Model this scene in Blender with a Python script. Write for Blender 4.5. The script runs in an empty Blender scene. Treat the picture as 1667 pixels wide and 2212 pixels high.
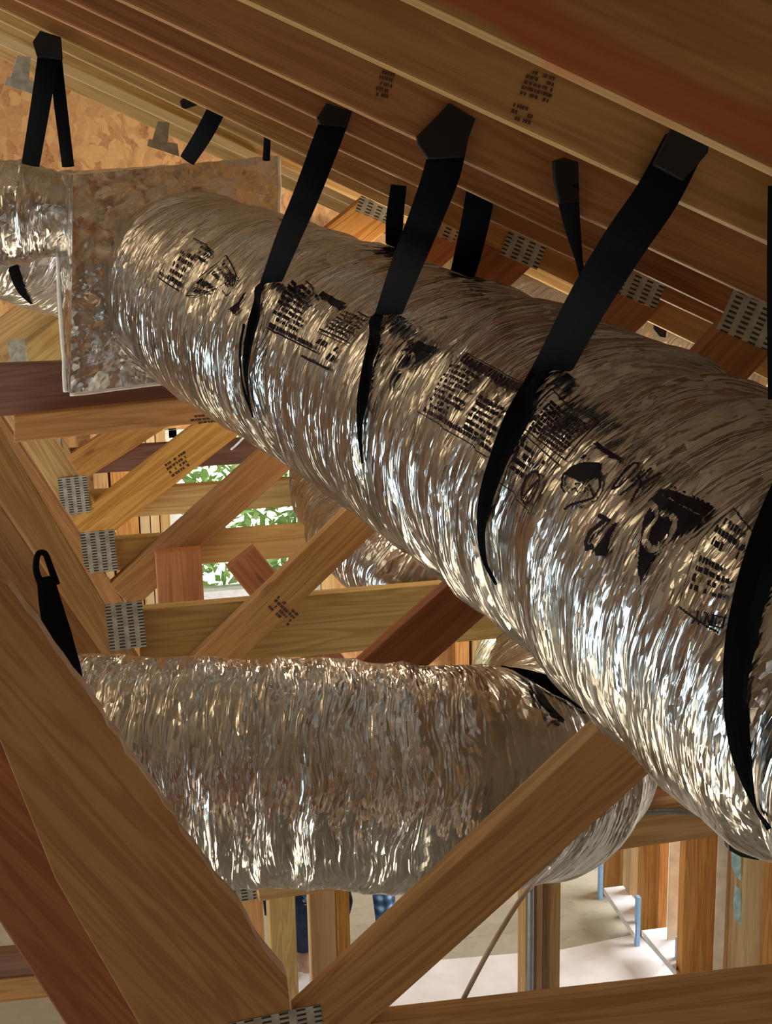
import bpy, bmesh, math, random
import numpy as np
from mathutils import Vector, Matrix
from mathutils.bvhtree import BVHTree

random.seed(7)
rng = np.random.RandomState(11)
scn = bpy.context.scene
COL = scn.collection

# ------------------------------------------------------------------ camera
W, H, F = 1667.0, 2212.0, 3300.0
CAMZ = 3.8
Yc = Vector((100 - W / 2, -(240 - H / 2), -F)).normalized()      # world +Y (truss normal) in camera axes
up = Vector((-0.020, 1.0, 0.0)); up.z = -(up.x * Yc.x + up.y * Yc.y) / Yc.z
Zc = up.normalized(); Xc = Yc.cross(Zc).normalized()
RW = Matrix((Xc, Yc, Zc))
CAM = Vector((0, 0, CAMZ))
cd = bpy.data.cameras.new('camera'); cam = bpy.data.objects.new('camera', cd); COL.objects.link(cam)
cam.matrix_world = Matrix.Translation(CAM) @ RW.to_4x4()
cd.sensor_fit = 'HORIZONTAL'; cd.sensor_width = 36.0; cd.lens = 36.0 * F / W
cd.clip_start = 0.02; cd.clip_end = 200
scn.camera = cam

def ray(px, py):
    return RW @ Vector(((px - W / 2) / F, -(py - H / 2) / F, -1.0))
def atY(px, py, Y):
    r = ray(px, py); return CAM + r * (Y / r.y)
def atD(px, py, d):
    return CAM + ray(px, py) * d
def atZ(px, py, Z):
    r = ray(px, py); return CAM + r * ((Z - CAMZ) / r.z)

# ------------------------------------------------------------------ view / world / lights
vs = scn.view_settings
vs.view_transform = 'Standard'; vs.look = 'None'; vs.gamma = 1.0; vs.use_curve_mapping = False
vs.exposure = -0.1
wd = bpy.data.worlds.new('world'); scn.world = wd; wd.use_nodes = True
wn = wd.node_tree.nodes; wl = wd.node_tree.links
bg = wn['Background']
sky = wn.new('ShaderNodeTexSky'); sky.sky_type = 'HOSEK_WILKIE'; sky.turbidity = 4.0
sky.sun_direction = Vector((-0.3, -0.5, 0.8)).normalized()
wl.new(sky.outputs[0], bg.inputs[0]); bg.inputs[1].default_value = 2.5

def light_area(name, loc, target, size, sizey, power, color):
    l = bpy.data.lights.new(name, 'AREA'); l.shape = 'RECTANGLE'; l.size = size; l.size_y = sizey
    l.energy = power; l.color = color
    o = bpy.data.objects.new(name, l); COL.objects.link(o)
    o.location = loc
    o.rotation_euler = (Vector(target) - Vector(loc)).to_track_quat('-Z', 'Y').to_euler()
    return o
def light_point(name, loc, power, color, r=0.1):
    l = bpy.data.lights.new(name, 'POINT'); l.energy = power; l.color = color; l.shadow_soft_size = r
    o = bpy.data.objects.new(name, l); COL.objects.link(o); o.location = loc
    return o
sun = bpy.data.lights.new('sun', 'SUN'); sun.energy = 60.0; sun.angle = 0.01; sun.color = (1, .95, .85)
so = bpy.data.objects.new('sun', sun); COL.objects.link(so)
so.rotation_euler = Vector((0.8, 0.12, -0.5)).to_track_quat('-Z', 'Y').to_euler()
# daylight entering through the openings of the storey below, left and right
light_area('daylight_left', (-4.6, 2.6, 1.7), (1.0, 2.6, 3.2), 1.7, 1.7, 135, (.60, .88, 1.0))
light_area('daylight_right', (4.6, 6.2, 1.6), (0.8, 6.0, 0.0), 2.4, 1.6, 210, (.97, .98, 1.0))
light_area('fill_behind', (-2.6, -1.7, 1.5), (0.3, 2.0, 2.6), 2.6, 1.6, 22, (1.0, .84, .66))  # added fill inside the room, lifts the foreground wood; not an opening
light_point('work_lamp_far', (-1.3, 5.0, 4.75), 26, (1.0, .80, .50), .5)
light_point('warm_fill_side', (-1.0, 3.1, 4.4), 11, (1.0, .80, .50), .2)  # added out of view to warm the faces of the far top chords
light_point('warm_fill_behind_duct', tuple(atY(1330, 900, 3.22)), 5, (1.0, .84, .58), .06)  # added fill hidden by the big duct, brightens the gaps above it
light_point('warm_fill_by_box', tuple(atY(800, 680, 3.7)), 6, (1.0, .84, .58), .06)  # added unseen fill for the chords and webs right of the box
light_point('warm_fill_room', (1.1, 7.6, 2.2), 60, (1.0, .86, .66), .12)  # added fill for a warm glow in the room below, no fixture there

# ------------------------------------------------------------------ materials
class NT:
    def __init__(s, name):
        s.m = bpy.data.materials.new(name); s.m.use_nodes = True
        s.n = s.m.node_tree.nodes; s.l = s.m.node_tree.links
        s.b = s.n['Principled BSDF']
    def add(s, t, **kw):
        n = s.n.new(t)
        for k, v in kw.items():
            if k.startswith('i_'):
                key = k[2:]; key = int(key) if key.isdigit() else key.replace('_', ' ')
                n.inputs[key].default_value = v
            else: setattr(n, k, v)
        return n
    def link(s, a, b): s.l.new(a, b)
    def math(s, op, a, b=None, c=None):
        n = s.n.new('ShaderNodeMath'); n.operation = op
        for i, v in enumerate((a, b, c)):
            if v is None: continue
            if isinstance(v, (int, float)): n.inputs[i].default_value = v
            else: s.l.new(v, n.inputs[i])
        return n.outputs[0]
    def ramp(s, fac, stops):
        n = s.n.new('ShaderNodeValToRGB'); cr = n.color_ramp
        while len(cr.elements) < len(stops): cr.elements.new(0.5)
        for e, (p, c) in zip(cr.elements, stops):
            e.position = p; e.color = (*c, 1)
        s.l.new(fac, n.inputs[0]); return n.outputs[0]
    def mix(s, fac, a, b, bt='MIX'):
        n = s.n.new('ShaderNodeMix'); n.data_type = 'RGBA'; n.blend_type = bt
        for i, v in ((0, fac), (6, a), (7, b)):
            if isinstance(v, (int, float)): n.inputs[i].default_value = v
            elif isinstance(v, tuple): n.inputs[i].default_value = (*v, 1)
            else: s.l.new(v, n.inputs[i])
        return n.outputs[2]

def wood(name, light, dark, knot=True, stain=None, contrast=1.0):
    t = NT(name)
    tc = t.add('ShaderNodeTexCoord'); oi = t.add('ShaderNodeObjectInfo')
    off = t.add('ShaderNodeVectorMath', operation='SCALE'); 
    comb = t.add('ShaderNodeCombineXYZ'); t.link(oi.outputs['Random'], comb.inputs[0]); t.link(oi.outputs['Random'], comb.inputs[1]); t.link(oi.outputs['Random'], comb.inputs[2])
    t.link(comb.outputs[0], off.inputs[0]); off.inputs['Scale'].default_value = 23.0
    add = t.add('ShaderNodeVectorMath', operation='ADD'); t.link(tc.outputs['Object'], add.inputs[0]); t.link(off.outputs[0], add.inputs[1])
    mp = t.add('ShaderNodeMapping'); mp.inputs['Scale'].default_value = (1.6, 26, 26); t.link(add.outputs[0], mp.inputs[0])
    n1 = t.add('ShaderNodeTexNoise', i_Scale=1.0, i_Detail=4.0, i_Distortion=1.2); t.link(mp.outputs[0], n1.inputs['Vector'])
    mp2 = t.add('ShaderNodeMapping'); mp2.inputs['Scale'].default_value = (4, 170, 170); t.link(add.outputs[0], mp2.inputs[0])
    n2 = t.add('ShaderNodeTexNoise', i_Scale=1.0, i_Detail=3.0); t.link(mp2.outputs[0], n2.inputs['Vector'])
    n3 = t.add('ShaderNodeTexNoise', i_Scale=2.5, i_Detail=2.0); t.link(add.outputs[0], n3.inputs['Vector'])
    # rings: banded by noise
    band = t.math('SINE', t.math('MULTIPLY', n1.outputs[0], 26.0))
    f = t.math('ADD', t.math('MULTIPLY', band, .16 * contrast), t.math('MULTIPLY', n2.outputs[0], .5 * contrast))
    f = t.math('ADD', f, t.math('MULTIPLY', n3.outputs[0], .55)); f = t.math('SUBTRACT', f, .05)
    c = t.ramp(f, [(0.12, dark), (0.78, light)])
    # per-board tint
    hs = t.add('ShaderNodeHueSaturation'); t.link(c, hs.inputs['Color'])
    t.link(t.math('MULTIPLY_ADD', oi.outputs['Random'], .016, .488), hs.inputs['Hue'])
    hs.inputs['Saturation'].default_value = 1.12
    t.link(t.math('MULTIPLY_ADD', t.math('FRACT', t.math('MULTIPLY', oi.outputs['Random'], 7.3)), .32, .84), hs.inputs['Value'])
    c = hs.outputs[0]
    if knot:
        mk = t.add('ShaderNodeMapping'); mk.inputs['Scale'].default_value = (3.2, 11, 11); t.link(add.outputs[0], mk.inputs[0])
        vo = t.add('ShaderNodeTexVoronoi', i_Scale=1.0); t.link(mk.outputs[0], vo.inputs['Vector'])
        k = t.math('LESS_THAN', t.add('ShaderNodeMath').outputs[0] if False else vo.outputs['Distance'], .11)
        k = t.ramp(vo.outputs['Distance'], [(0.04, (1, 1, 1)), (0.085, (0, 0, 0))])
        c = t.mix(t.math('MULTIPLY', k, .6), c, tuple(x * .45 for x in dark))
    if stain:
        sx = t.add('ShaderNodeSeparateXYZ'); t.link(tc.outputs['Object'], sx.inputs[0])
        ns = t.add('ShaderNodeTexNoise', i_Scale=9.0, i_Detail=3.0); t.link(tc.outputs['Object'], ns.inputs['Vector'])
        v = t.math('ADD', sx.outputs[1], t.math('MULTIPLY', t.math('SUBTRACT', ns.outputs[0], .5), .035))
        s1 = t.ramp(t.math('MULTIPLY_ADD', v, -8.0, .5), [(stain[0], (0, 0, 0)), (stain[1], (1, 1, 1)), (stain[2], (.85, .85, .85)), (stain[3], (0, 0, 0))])
        c = t.mix(t.math('MULTIPLY', s1, .6), c, (.38, .055, .025))
    t.link(c, t.b.inputs['Base Color'])
    t.b.inputs['Roughness'].default_value = .62
    t.b.inputs['Specular IOR Level'].default_value = .3
    bp = t.add('ShaderNodeBump', i_Strength=.25, i_Distance=.002); t.link(f, bp.inputs['Height']); t.link(bp.outputs[0], t.b.inputs['Normal'])
    return t.m

M = {}
M['fir'] = wood('fir_lumber', (0.56, 0.335, 0.165), (0.32, 0.165, 0.07))
M['fir_red'] = wood('red_fir_lumber', (0.49, 0.245, 0.135), (0.28, 0.12, 0.058))
M['fir_yellow'] = wood('yellow_pine_lumber', (0.6, 0.42, 0.21), (0.38, 0.23, 0.1), contrast=1.3)
M['fir_orange'] = wood('orange_fir_lumber', (0.6, 0.34, 0.14), (0.36, 0.17, 0.055), contrast=1.2)
M['fir_pale'] = wood('pale_spruce_lumber', (0.7, 0.54, 0.34), (0.52, 0.36, 0.19), contrast=.8)
M['fir_brown'] = wood('brown_fir_lumber', (0.27, 0.155, 0.11), (0.15, 0.08, 0.055))
M['fir_stained'] = wood('sprayed_lumber', (.40, .24, .11), (.24, .12, .05), stain=(.03, .08, .28, .42))

def osb(name, a, b, c3):
    t = NT(name); tc = t.add('ShaderNodeTexCoord')
    vo = t.add('ShaderNodeTexVoronoi', i_Scale=26.0); 
    mp = t.add('ShaderNodeMapping'); mp.inputs['Scale'].default_value = (1, .45, .45)
    nd = t.add('ShaderNodeTexNoise', i_Scale=6.0, i_Detail=2.0); t.link(tc.outputs['Object'], nd.inputs['Vector'])
    mx = t.add('ShaderNodeVectorMath', operation='MULTIPLY_ADD'); t.link(nd.outputs['Color'], mx.inputs[0]); mx.inputs[1].default_value = (.25, .25, .25); t.link(tc.outputs['Object'], mx.inputs[2])
    t.link(mx.outputs[0], mp.inputs[0]); t.link(mp.outputs[0], vo.inputs['Vector'])
    sc = t.add('ShaderNodeSeparateColor'); t.link(vo.outputs['Color'], sc.inputs[0])
    no = t.add('ShaderNodeTexNoise', i_Scale=60.0, i_Detail=3.0); t.link(tc.outputs['Object'], no.inputs['Vector'])
    f = t.math('ADD', t.math('MULTIPLY', sc.outputs[0], .6), t.math('MULTIPLY', no.outputs[0], .5))
    t.link(t.ramp(f, [(.12, c3), (.3, b), (.8, a)]), t.b.inputs['Base Color'])
    t.b.inputs['Roughness'].default_value = .7
    return t.m
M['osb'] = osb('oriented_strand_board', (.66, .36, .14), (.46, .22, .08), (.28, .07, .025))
M['osb_dim'] = osb('dimmed_sheathing', (.34, .24, .15), (.28, .19, .12), (.18, .11, .07))  # board colour darkened and dulled to tone down orange reflections in the foil
M['subfloor'] = osb('subfloor_board', (.42, .38, .29), (.37, .34, .26), (.30, .27, .20))

def foil(name, col, scale_u=1.0, rough=.2, bump=1.0, mixd=0.0, iso=False):
    t = NT(name); uv = t.add('ShaderNodeUVMap'); uv.uv_map = 'UVMap'
    # warp coordinates so that creases wander
    nz = t.add('ShaderNodeTexNoise', i_Scale=5.0, i_Detail=2.0); t.link(uv.outputs[0], nz.inputs['Vector'])
    wp = t.add('ShaderNodeVectorMath', operation='MULTIPLY_ADD'); t.link(nz.outputs['Color'], wp.inputs[0]); wp.inputs[1].default_value = (.05, .10, 0); t.link(uv.outputs[0], wp.inputs[2])
    def vor(sx, sy, feat='F1'):
        mp = t.add('ShaderNodeMapping'); mp.inputs['Scale'].default_value = (sx, sy, 1); t.link(wp.outputs[0], mp.inputs[0])
        v = t.add('ShaderNodeTexVoronoi', feature=feat, voronoi_dimensions='2D'); v.inputs['Scale'].default_value = 1.0
        t.link(mp.outputs[0], v.inputs['Vector']); return v.outputs['Distance']
    def noi(sx, sy, d=2.0):
        mp = t.add('ShaderNodeMapping'); mp.inputs['Scale'].default_value = (sx, sy, 1); t.link(wp.outputs[0], mp.inputs[0])
        v = t.add('ShaderNodeTexNoise', noise_dimensions='2D', i_Detail=d, i_Distortion=.4); v.inputs['Scale'].default_value = 1.0
        t.link(mp.outputs[0], v.inputs['Vector']); return v.outputs[0]
    def facet(sx, sy, tilt):
        if iso: sx = sy = (sx * sy) ** .5
        mp = t.add('ShaderNodeMapping'); mp.inputs['Scale'].default_value = (sx, sy, 1); t.link(wp.outputs[0], mp.inputs[0])
        v = t.add('ShaderNodeTexVoronoi', feature='F1', voronoi_dimensions='2D'); v.inputs['Scale'].default_value = 1.0
        t.link(mp.outputs[0], v.inputs['Vector'])
        dv = t.add('ShaderNodeVectorMath', operation='SUBTRACT'); t.link(mp.outputs[0], dv.inputs[0]); t.link(v.outputs['Position'], dv.inputs[1])
        cc = t.add('ShaderNodeVectorMath', operation='SUBTRACT'); t.link(v.outputs['Color'], cc.inputs[0]); cc.inputs[1].default_value = (.5, .5, .5)
        c2 = t.add('ShaderNodeVectorMath', operation='MULTIPLY'); t.link(cc.outputs[0], c2.inputs[0]); c2.inputs[1].default_value = (tilt / sx, tilt * .7 / sy, 0)
        dt = t.add('ShaderNodeVectorMath', operation='DOT_PRODUCT'); t.link(dv.outputs[0], dt.inputs[0]); t.link(c2.outputs[0], dt.inputs[1])
        return dt.outputs['Value']
    r = t.math('ABSOLUTE', t.math('SUBTRACT', (noi(14 * scale_u, 14 * scale_u, 2.0) if iso else noi(48 * scale_u, 7 * scale_u, 2.0)), .5))
    h = t.math('ADD', facet(60 * scale_u, 10 * scale_u, .42), t.math('ADD', facet(105 * scale_u, 48 * scale_u, .36), facet(330 * scale_u, 75 * scale_u, .32)))
    h = t.math('ADD', h, t.math('MULTIPLY', r, -.009 / scale_u))
    bp = t.add('ShaderNodeBump', i_Strength=bump, i_Distance=1.0); t.link(h, bp.inputs['Height'])
    t.link(bp.outputs[0], t.b.inputs['Normal'])
    nc = t.add('ShaderNodeTexNoise', i_Scale=9.0, i_Detail=2.0); t.link(uv.outputs[0], nc.inputs['Vector'])
    t.link(t.ramp(nc.outputs[0], [(.3, tuple(x * .86 for x in col)), (.7, col)]), t.b.inputs['Base Color'])
    t.b.inputs['Metallic'].default_value = 1.0 - mixd; t.b.inputs['Roughness'].default_value = rough
    return t.m
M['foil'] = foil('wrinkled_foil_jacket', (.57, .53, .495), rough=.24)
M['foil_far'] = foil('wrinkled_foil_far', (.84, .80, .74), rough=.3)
M['foil_board'] = foil('foil_faced_board', (.74, .68, .65), scale_u=.8, rough=.2, bump=.7, iso=True)

def plain(name, col, rough=.6, metal=0.0, noise=.1, nscale=30, spec=.4):
    t = NT(name); tc = t.add('ShaderNodeTexCoord'); n = t.add('ShaderNodeTexNoise', i_Scale=float(nscale), i_Detail=4.0)
    t.link(tc.outputs['Object'], n.inputs['Vector'])
    t.link(t.ramp(n.outputs[0], [(.3, tuple(x * (1 - noise) for x in col)), (.7, tuple(min(1, x * (1 + noise)) for x in col))]), t.b.inputs['Base Color'])
    t.b.inputs['Roughness'].default_value = rough; t.b.inputs['Metallic'].default_value = metal
    t.b.inputs['Specular IOR Level'].default_value = spec
    return t.m
M['strap'] = plain('black_webbing', (.006, .006, .007), .9, spec=.05, nscale=400)
M['strap_gloss'] = plain('black_tape', (.008, .008, .009), .3, nscale=200)
M['ink'] = plain('black_ink', (.016, .009, .011), .8, noise=.3, spec=.1)
M['ink_wood'] = plain('lumber_stamp_ink', (.075, .035, .016), .7, noise=.3)
M['white_vinyl'] = plain('white_vinyl', (.8, .82, .84), .4)
M['sheet'] = plain('white_floor_sheet', (.80, .78, .76), .45, noise=.12, nscale=5)
M['drywall'] = plain('pale_board', (.70, .69, .70), .7)
M['blue'] = plain('blue_foam', (.30, .52, .80), .6)
M['bluewrap'] = plain('pale_blue_wrap', (.42, .66, .74), .5, noise=.3)
M['pipe'] = plain('grey_conduit', (.30, .32, .34), .4, metal=.6)
M['cable'] = plain('tan_cable', (.50, .36, .27), .5)
M['denim'] = plain('blue_denim', (.06, .14, .36), .85, noise=.5, nscale=60)
M['navy'] = plain('navy_cloth', (.01, .02, .05), .85, noise=.5, nscale=25)
M['skin'] = plain('skin', (.45, .25, .16), .5)
M['hair'] = plain('dark_hair', (.02, .012, .01), .6)
M['plastic_sheet'] = plain('milky_plastic', (.78, .66, .50), .25, noise=.15, nscale=14)
M['board_edge'] = plain('white_tape_edge', (.85, .80, .76), .35)
def leafmat():
    t = NT('leaf'); oi = t.add('ShaderNodeTexCoord'); n = t.add('ShaderNodeTexNoise', i_Scale=14.0, i_Detail=2.0); t.link(oi.outputs['Object'], n.inputs['Vector'])
    t.link(t.ramp(n.outputs[0], [(.3, (.34, .52, .24)), (.7, (.66, .80, .55))]), t.b.inputs['Base Color']); t.b.inputs['Roughness'].default_value = .5
    return t.m
M['leaf'] = leafmat()
def glassmat():
    t = NT('window_glass'); t.b.inputs['Transmission Weight'].default_value = 1.0; t.b.inputs['Roughness'].default_value = 0.0; t.b.inputs['IOR'].default_value = 1.02
    return t.m
M['glass'] = glassmat()
def platemat(name, slots=True):
    t = NT(name); tc = t.add('ShaderNodeTexCoord'); sx = t.add('ShaderNodeSeparateXYZ'); t.link(tc.outputs['Object'], sx.inputs[0])
    n = t.add('ShaderNodeTexNoise', i_Scale=45.0, i_Detail=4.0); t.link(tc.outputs['Object'], n.inputs['Vector'])
    c = t.ramp(n.outputs[0], [(.3, (.30, .29, .25)), (.7, (.55, .54, .48))])
    if slots:
        u = t.math('ABSOLUTE', t.math('SUBTRACT', t.math('FRACT', t.math('DIVIDE', sx.outputs[0], .0245)), .5))
        v = t.math('ABSOLUTE', t.math('SUBTRACT', t.math('FRACT', t.math('DIVIDE', sx.outputs[1], .0078)), .5))
        k = t.math('MULTIPLY', t.math('LESS_THAN', u, .27), t.math('LESS_THAN', v, .23))
        c = t.mix(k, c, (.035, .022, .014))
        t.link(t.math('SUBTRACT', .4, t.math('MULTIPLY', k, .4)), t.b.inputs['Metallic'])
    else: t.b.inputs['Metallic'].default_value = .4
    t.link(c, t.b.inputs['Base Color']); t.b.inputs['Roughness'].default_value = .42
    b = t.add('ShaderNodeBump', i_Strength=.4, i_Distance=.004); t.link(n.outputs[0], b.inputs['Height']); t.link(b.outputs[0], t.b.inputs['Normal'])
    return t.m
M['plate'] = platemat('galvanized_nail_plate'); M['bracket'] = platemat('galvanized_bracket', False)

# ------------------------------------------------------------------ helpers
def mesh_obj(name, verts, faces, mat, parent=None, mw=None, smooth=False, uvs=None):
    me = bpy.data.meshes.new(name); me.from_pydata([tuple(v) for v in verts], [], faces); me.update()
    if smooth: me.polygons.foreach_set('use_smooth', [True] * len(me.polygons))
    if uvs is not None:
        ul = me.uv_layers.new(name='UVMap')
        idx = np.empty(len(me.loops), dtype=np.int32); me.loops.foreach_get('vertex_index', idx)
        ul.data.foreach_set('uv', np.asarray(uvs, dtype=np.float32)[idx].ravel())
    me.materials.append(mat)
    o = bpy.data.objects.new(name, me); COL.objects.link(o)
    if mw is not None: o.matrix_world = mw
    if parent is not None:
        o.parent = parent; o.matrix_parent_inverse = parent.matrix_basis.inverted()
    return o
def tag(o, label, cat=None, group=None, kind=None):
    if label: o['label'] = label
    if cat: o['category'] = cat
    if group: o['group'] = group
    if kind: o['kind'] = kind
    return o
def empty(name, loc, label, cat, group=None):
    o = bpy.data.objects.new(name, None); COL.objects.link(o); o.location = loc; o.empty_display_size = .1
    return tag(o, label, cat, group)
def struct(o): o['kind'] = 'structure'; return o

def prism(name, pts, ext, mat, parent=None, bevel=.003, axis=None):
    """closed polygon pts (3-D, planar) extruded by vector ext; local X along axis (grain)."""
    pts = [Vector(p) for p in pts]; ext = Vector(ext)
    c = sum(pts, Vector()) / len(pts) + ext / 2
    if axis is None:
        e = max(((pts[(i + 1) % len(pts)] - pts[i]) for i in range(len(pts))), key=lambda v: v.length); axis = e
    ax = Vector(axis).normalized(); n = ext.normalized(); ay = n.cross(ax).normalized(); ax = ay.cross(n)
    R = Matrix((ax, ay, n)).transposed().to_4x4(); mw = Matrix.Translation(c) @ R; inv = mw.inverted()
    bm = bmesh.new()
    a = [bm.verts.new(inv @ p) for p in pts]; b = [bm.verts.new(inv @ (p + ext)) for p in pts]
    k = len(pts)
    bm.faces.new(a); bm.faces.new(b[::-1])
    for i in range(k): bm.faces.new((a[(i + 1) % k], a[i], b[i], b[(i + 1) % k]))
    bmesh.ops.recalc_face_normals(bm, faces=bm.faces)
    if bevel: bmesh.ops.bevel(bm, geom=bm.edges[:], offset=bevel, segments=2, affect='EDGES', profile=.6)
    me = bpy.data.meshes.new(name); bm.to_mesh(me); bm.free(); me.materials.append(mat)
    o = bpy.data.objects.new(name, me); COL.objects.link(o); o.matrix_world = mw
    if parent is not None: o.parent = parent; o.matrix_parent_inverse = parent.matrix_basis.inverted()
    return o

def quadY(name, pix, Y, mat, parent=None, d=.038, bevel=.003, axis=None):
    """board lying in the truss plane Y, corners seen at pix"""
    pts = [atY(x, y, Y) for x, y in pix]
    return prism(name, pts, (0, d, 0), mat, parent, bevel, axis)
stick_n = [0]
def stick(name, a, b, Y, mat, parent=None, w=.089, d=.038, side=0):
    """board with real width w; a,b pixels of centre line (side=0), or of its lower (side=+1) / upper (-1) edge"""
    stick_n[0] += 1; Y += .0007 * (stick_n[0] % 6)
    A = atY(*a, Y); B = atY(*b, Y); t = (B - A).normalized(); n = Vector((-t.z, 0, t.x))
    if n.z < 0: n = -n
    o = n * (w / 2 * side)
    return prism(name, [A + o - n * w / 2, B + o - n * w / 2, B + o + n * w / 2, A + o + n * w / 2], (0, d, 0), mat, parent, .003, B - A)
def box(name, lo, hi, mat, parent=None, bevel=.002):
    lo = Vector(lo); hi = Vector(hi)
    s = hi - lo; k = max(range(3), key=lambda i: s[i]); e = Vector((0, 0, 0)); e[k] = 1
    j = min(range(3), key=lambda i: s[i]); ext = Vector((0, 0, 0)); ext[j] = s[j]
    i1, i2 = [i for i in range(3) if i != j]
    def P(u, v):
        p = lo.copy(); p[i1] += s[i1] * u; p[i2] += s[i2] * v; return p
    return prism(name, [P(0, 0), P(1, 0), P(1, 1), P(0, 1)], ext, mat, parent, bevel, e)

def plate(px, py, Y, w, h, ang, parent, slots=True, label=None):
    """nail plate pressed on the front face of members in plane Y. slot rows run across ang"""
    c = atY(px, py, Y - .0012)
    ax = Vector((math.cos(ang), 0, math.sin(ang))); n = Vector((0, -1, 0)); ay = n.cross(ax)
    R = Matrix((ax, ay, n)).transposed().to_4x4(); mw = Matrix.Translation(c) @ R
    bm = bmesh.new(); nx, ny = 8, 8; vs_ = []
    for j in range(ny + 1):
        for i in range(nx + 1):
            vs_.append(bm.verts.new((w * (i / nx - .5), h * (j / ny - .5), random.uniform(0, .0008))))
    for j in range(ny):
        for i in range(nx):
            k = j * (nx + 1) + i; bm.faces.new((vs_[k], vs_[k + 1], vs_[k + nx + 2], vs_[k + nx + 1]))
    me = bpy.data.meshes.new('connector_plate'); bm.to_mesh(me); bm.free(); me.materials.append(M['plate' if slots else 'bracket'])
    o = bpy.data.objects.new('connector_plate', me); COL.objects.link(o); o.matrix_world = mw
    sm = o.modifiers.new('thick', 'SOLIDIFY'); sm.thickness = .001; sm.offset = -1
    if parent is not None: o.parent = parent; o.matrix_parent_inverse = parent.matrix_basis.inverted()
    if label: o['label'] = label
    return o

# numpy noise -------------------------------------------------------------
def vnoise(u, v, period_v, seed):
    """value noise; v periodic with integer period_v"""
    r = np.random.RandomState(seed); N = 512
    g = r.rand(N, max(1, period_v))
    ui = np.floor(u).astype(int); vi = np.floor(v).astype(int); fu = u - ui; fv = v - vi
    fu = fu * fu * (3 - 2 * fu); fv = fv * fv * (3 - 2 * fv)
    a = g[ui % N, vi % period_v]; b = g[(ui + 1) % N, vi % period_v]; c = g[ui % N, (vi + 1) % period_v]; d = g[(ui + 1) % N, (vi + 1) % period_v]
    return (a * (1 - fu) + b * fu) * (1 - fv) + (c * (1 - fu) + d * fu) * fv
def crumple(s, th, R, seed, amp=1.0):
    """radial displacement in metres of the foil jacket; s metres along, th angle"""
    C = 2 * math.pi * R
    s = s + .012 * np.sin(th * 2 + 1.3) + .02 * (vnoise(s * 6, th / (2 * math.pi) * 6, 6, seed + 9) - .5)
    d = np.zeros_like(s)
    for cu, cv, a, k in ((.085, .33, .010, 0), (.036, .20, .0036, 1), (.015, .13, .0015, 2)):
        p = max(3, int(round(C / cv)))
        n = vnoise(s / cu + 100 * k, th / (2 * math.pi) * p, p, seed + k)
        d += a * (1 - np.abs(2 * n - 1) * 1.6)
    return d * amp

def catmull(P, n):
    P = [Vector(p) for p in P]; P = [P[0] * 2 - P[1]] + P + [P[-1] * 2 - P[-2]]
    out = []
    for i in range(1, len(P) - 2):
        for j in range(n):
            t = j / n; a, b, c, d = P[i - 1:i + 3]
            out.append(.5 * ((2 * b) + (c - a) * t + (2 * a - 5 * b + 4 * c - d) * t * t + (3 * b - 3 * c + d - a) * t ** 3))
    out.append(P[-2]); return out

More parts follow.
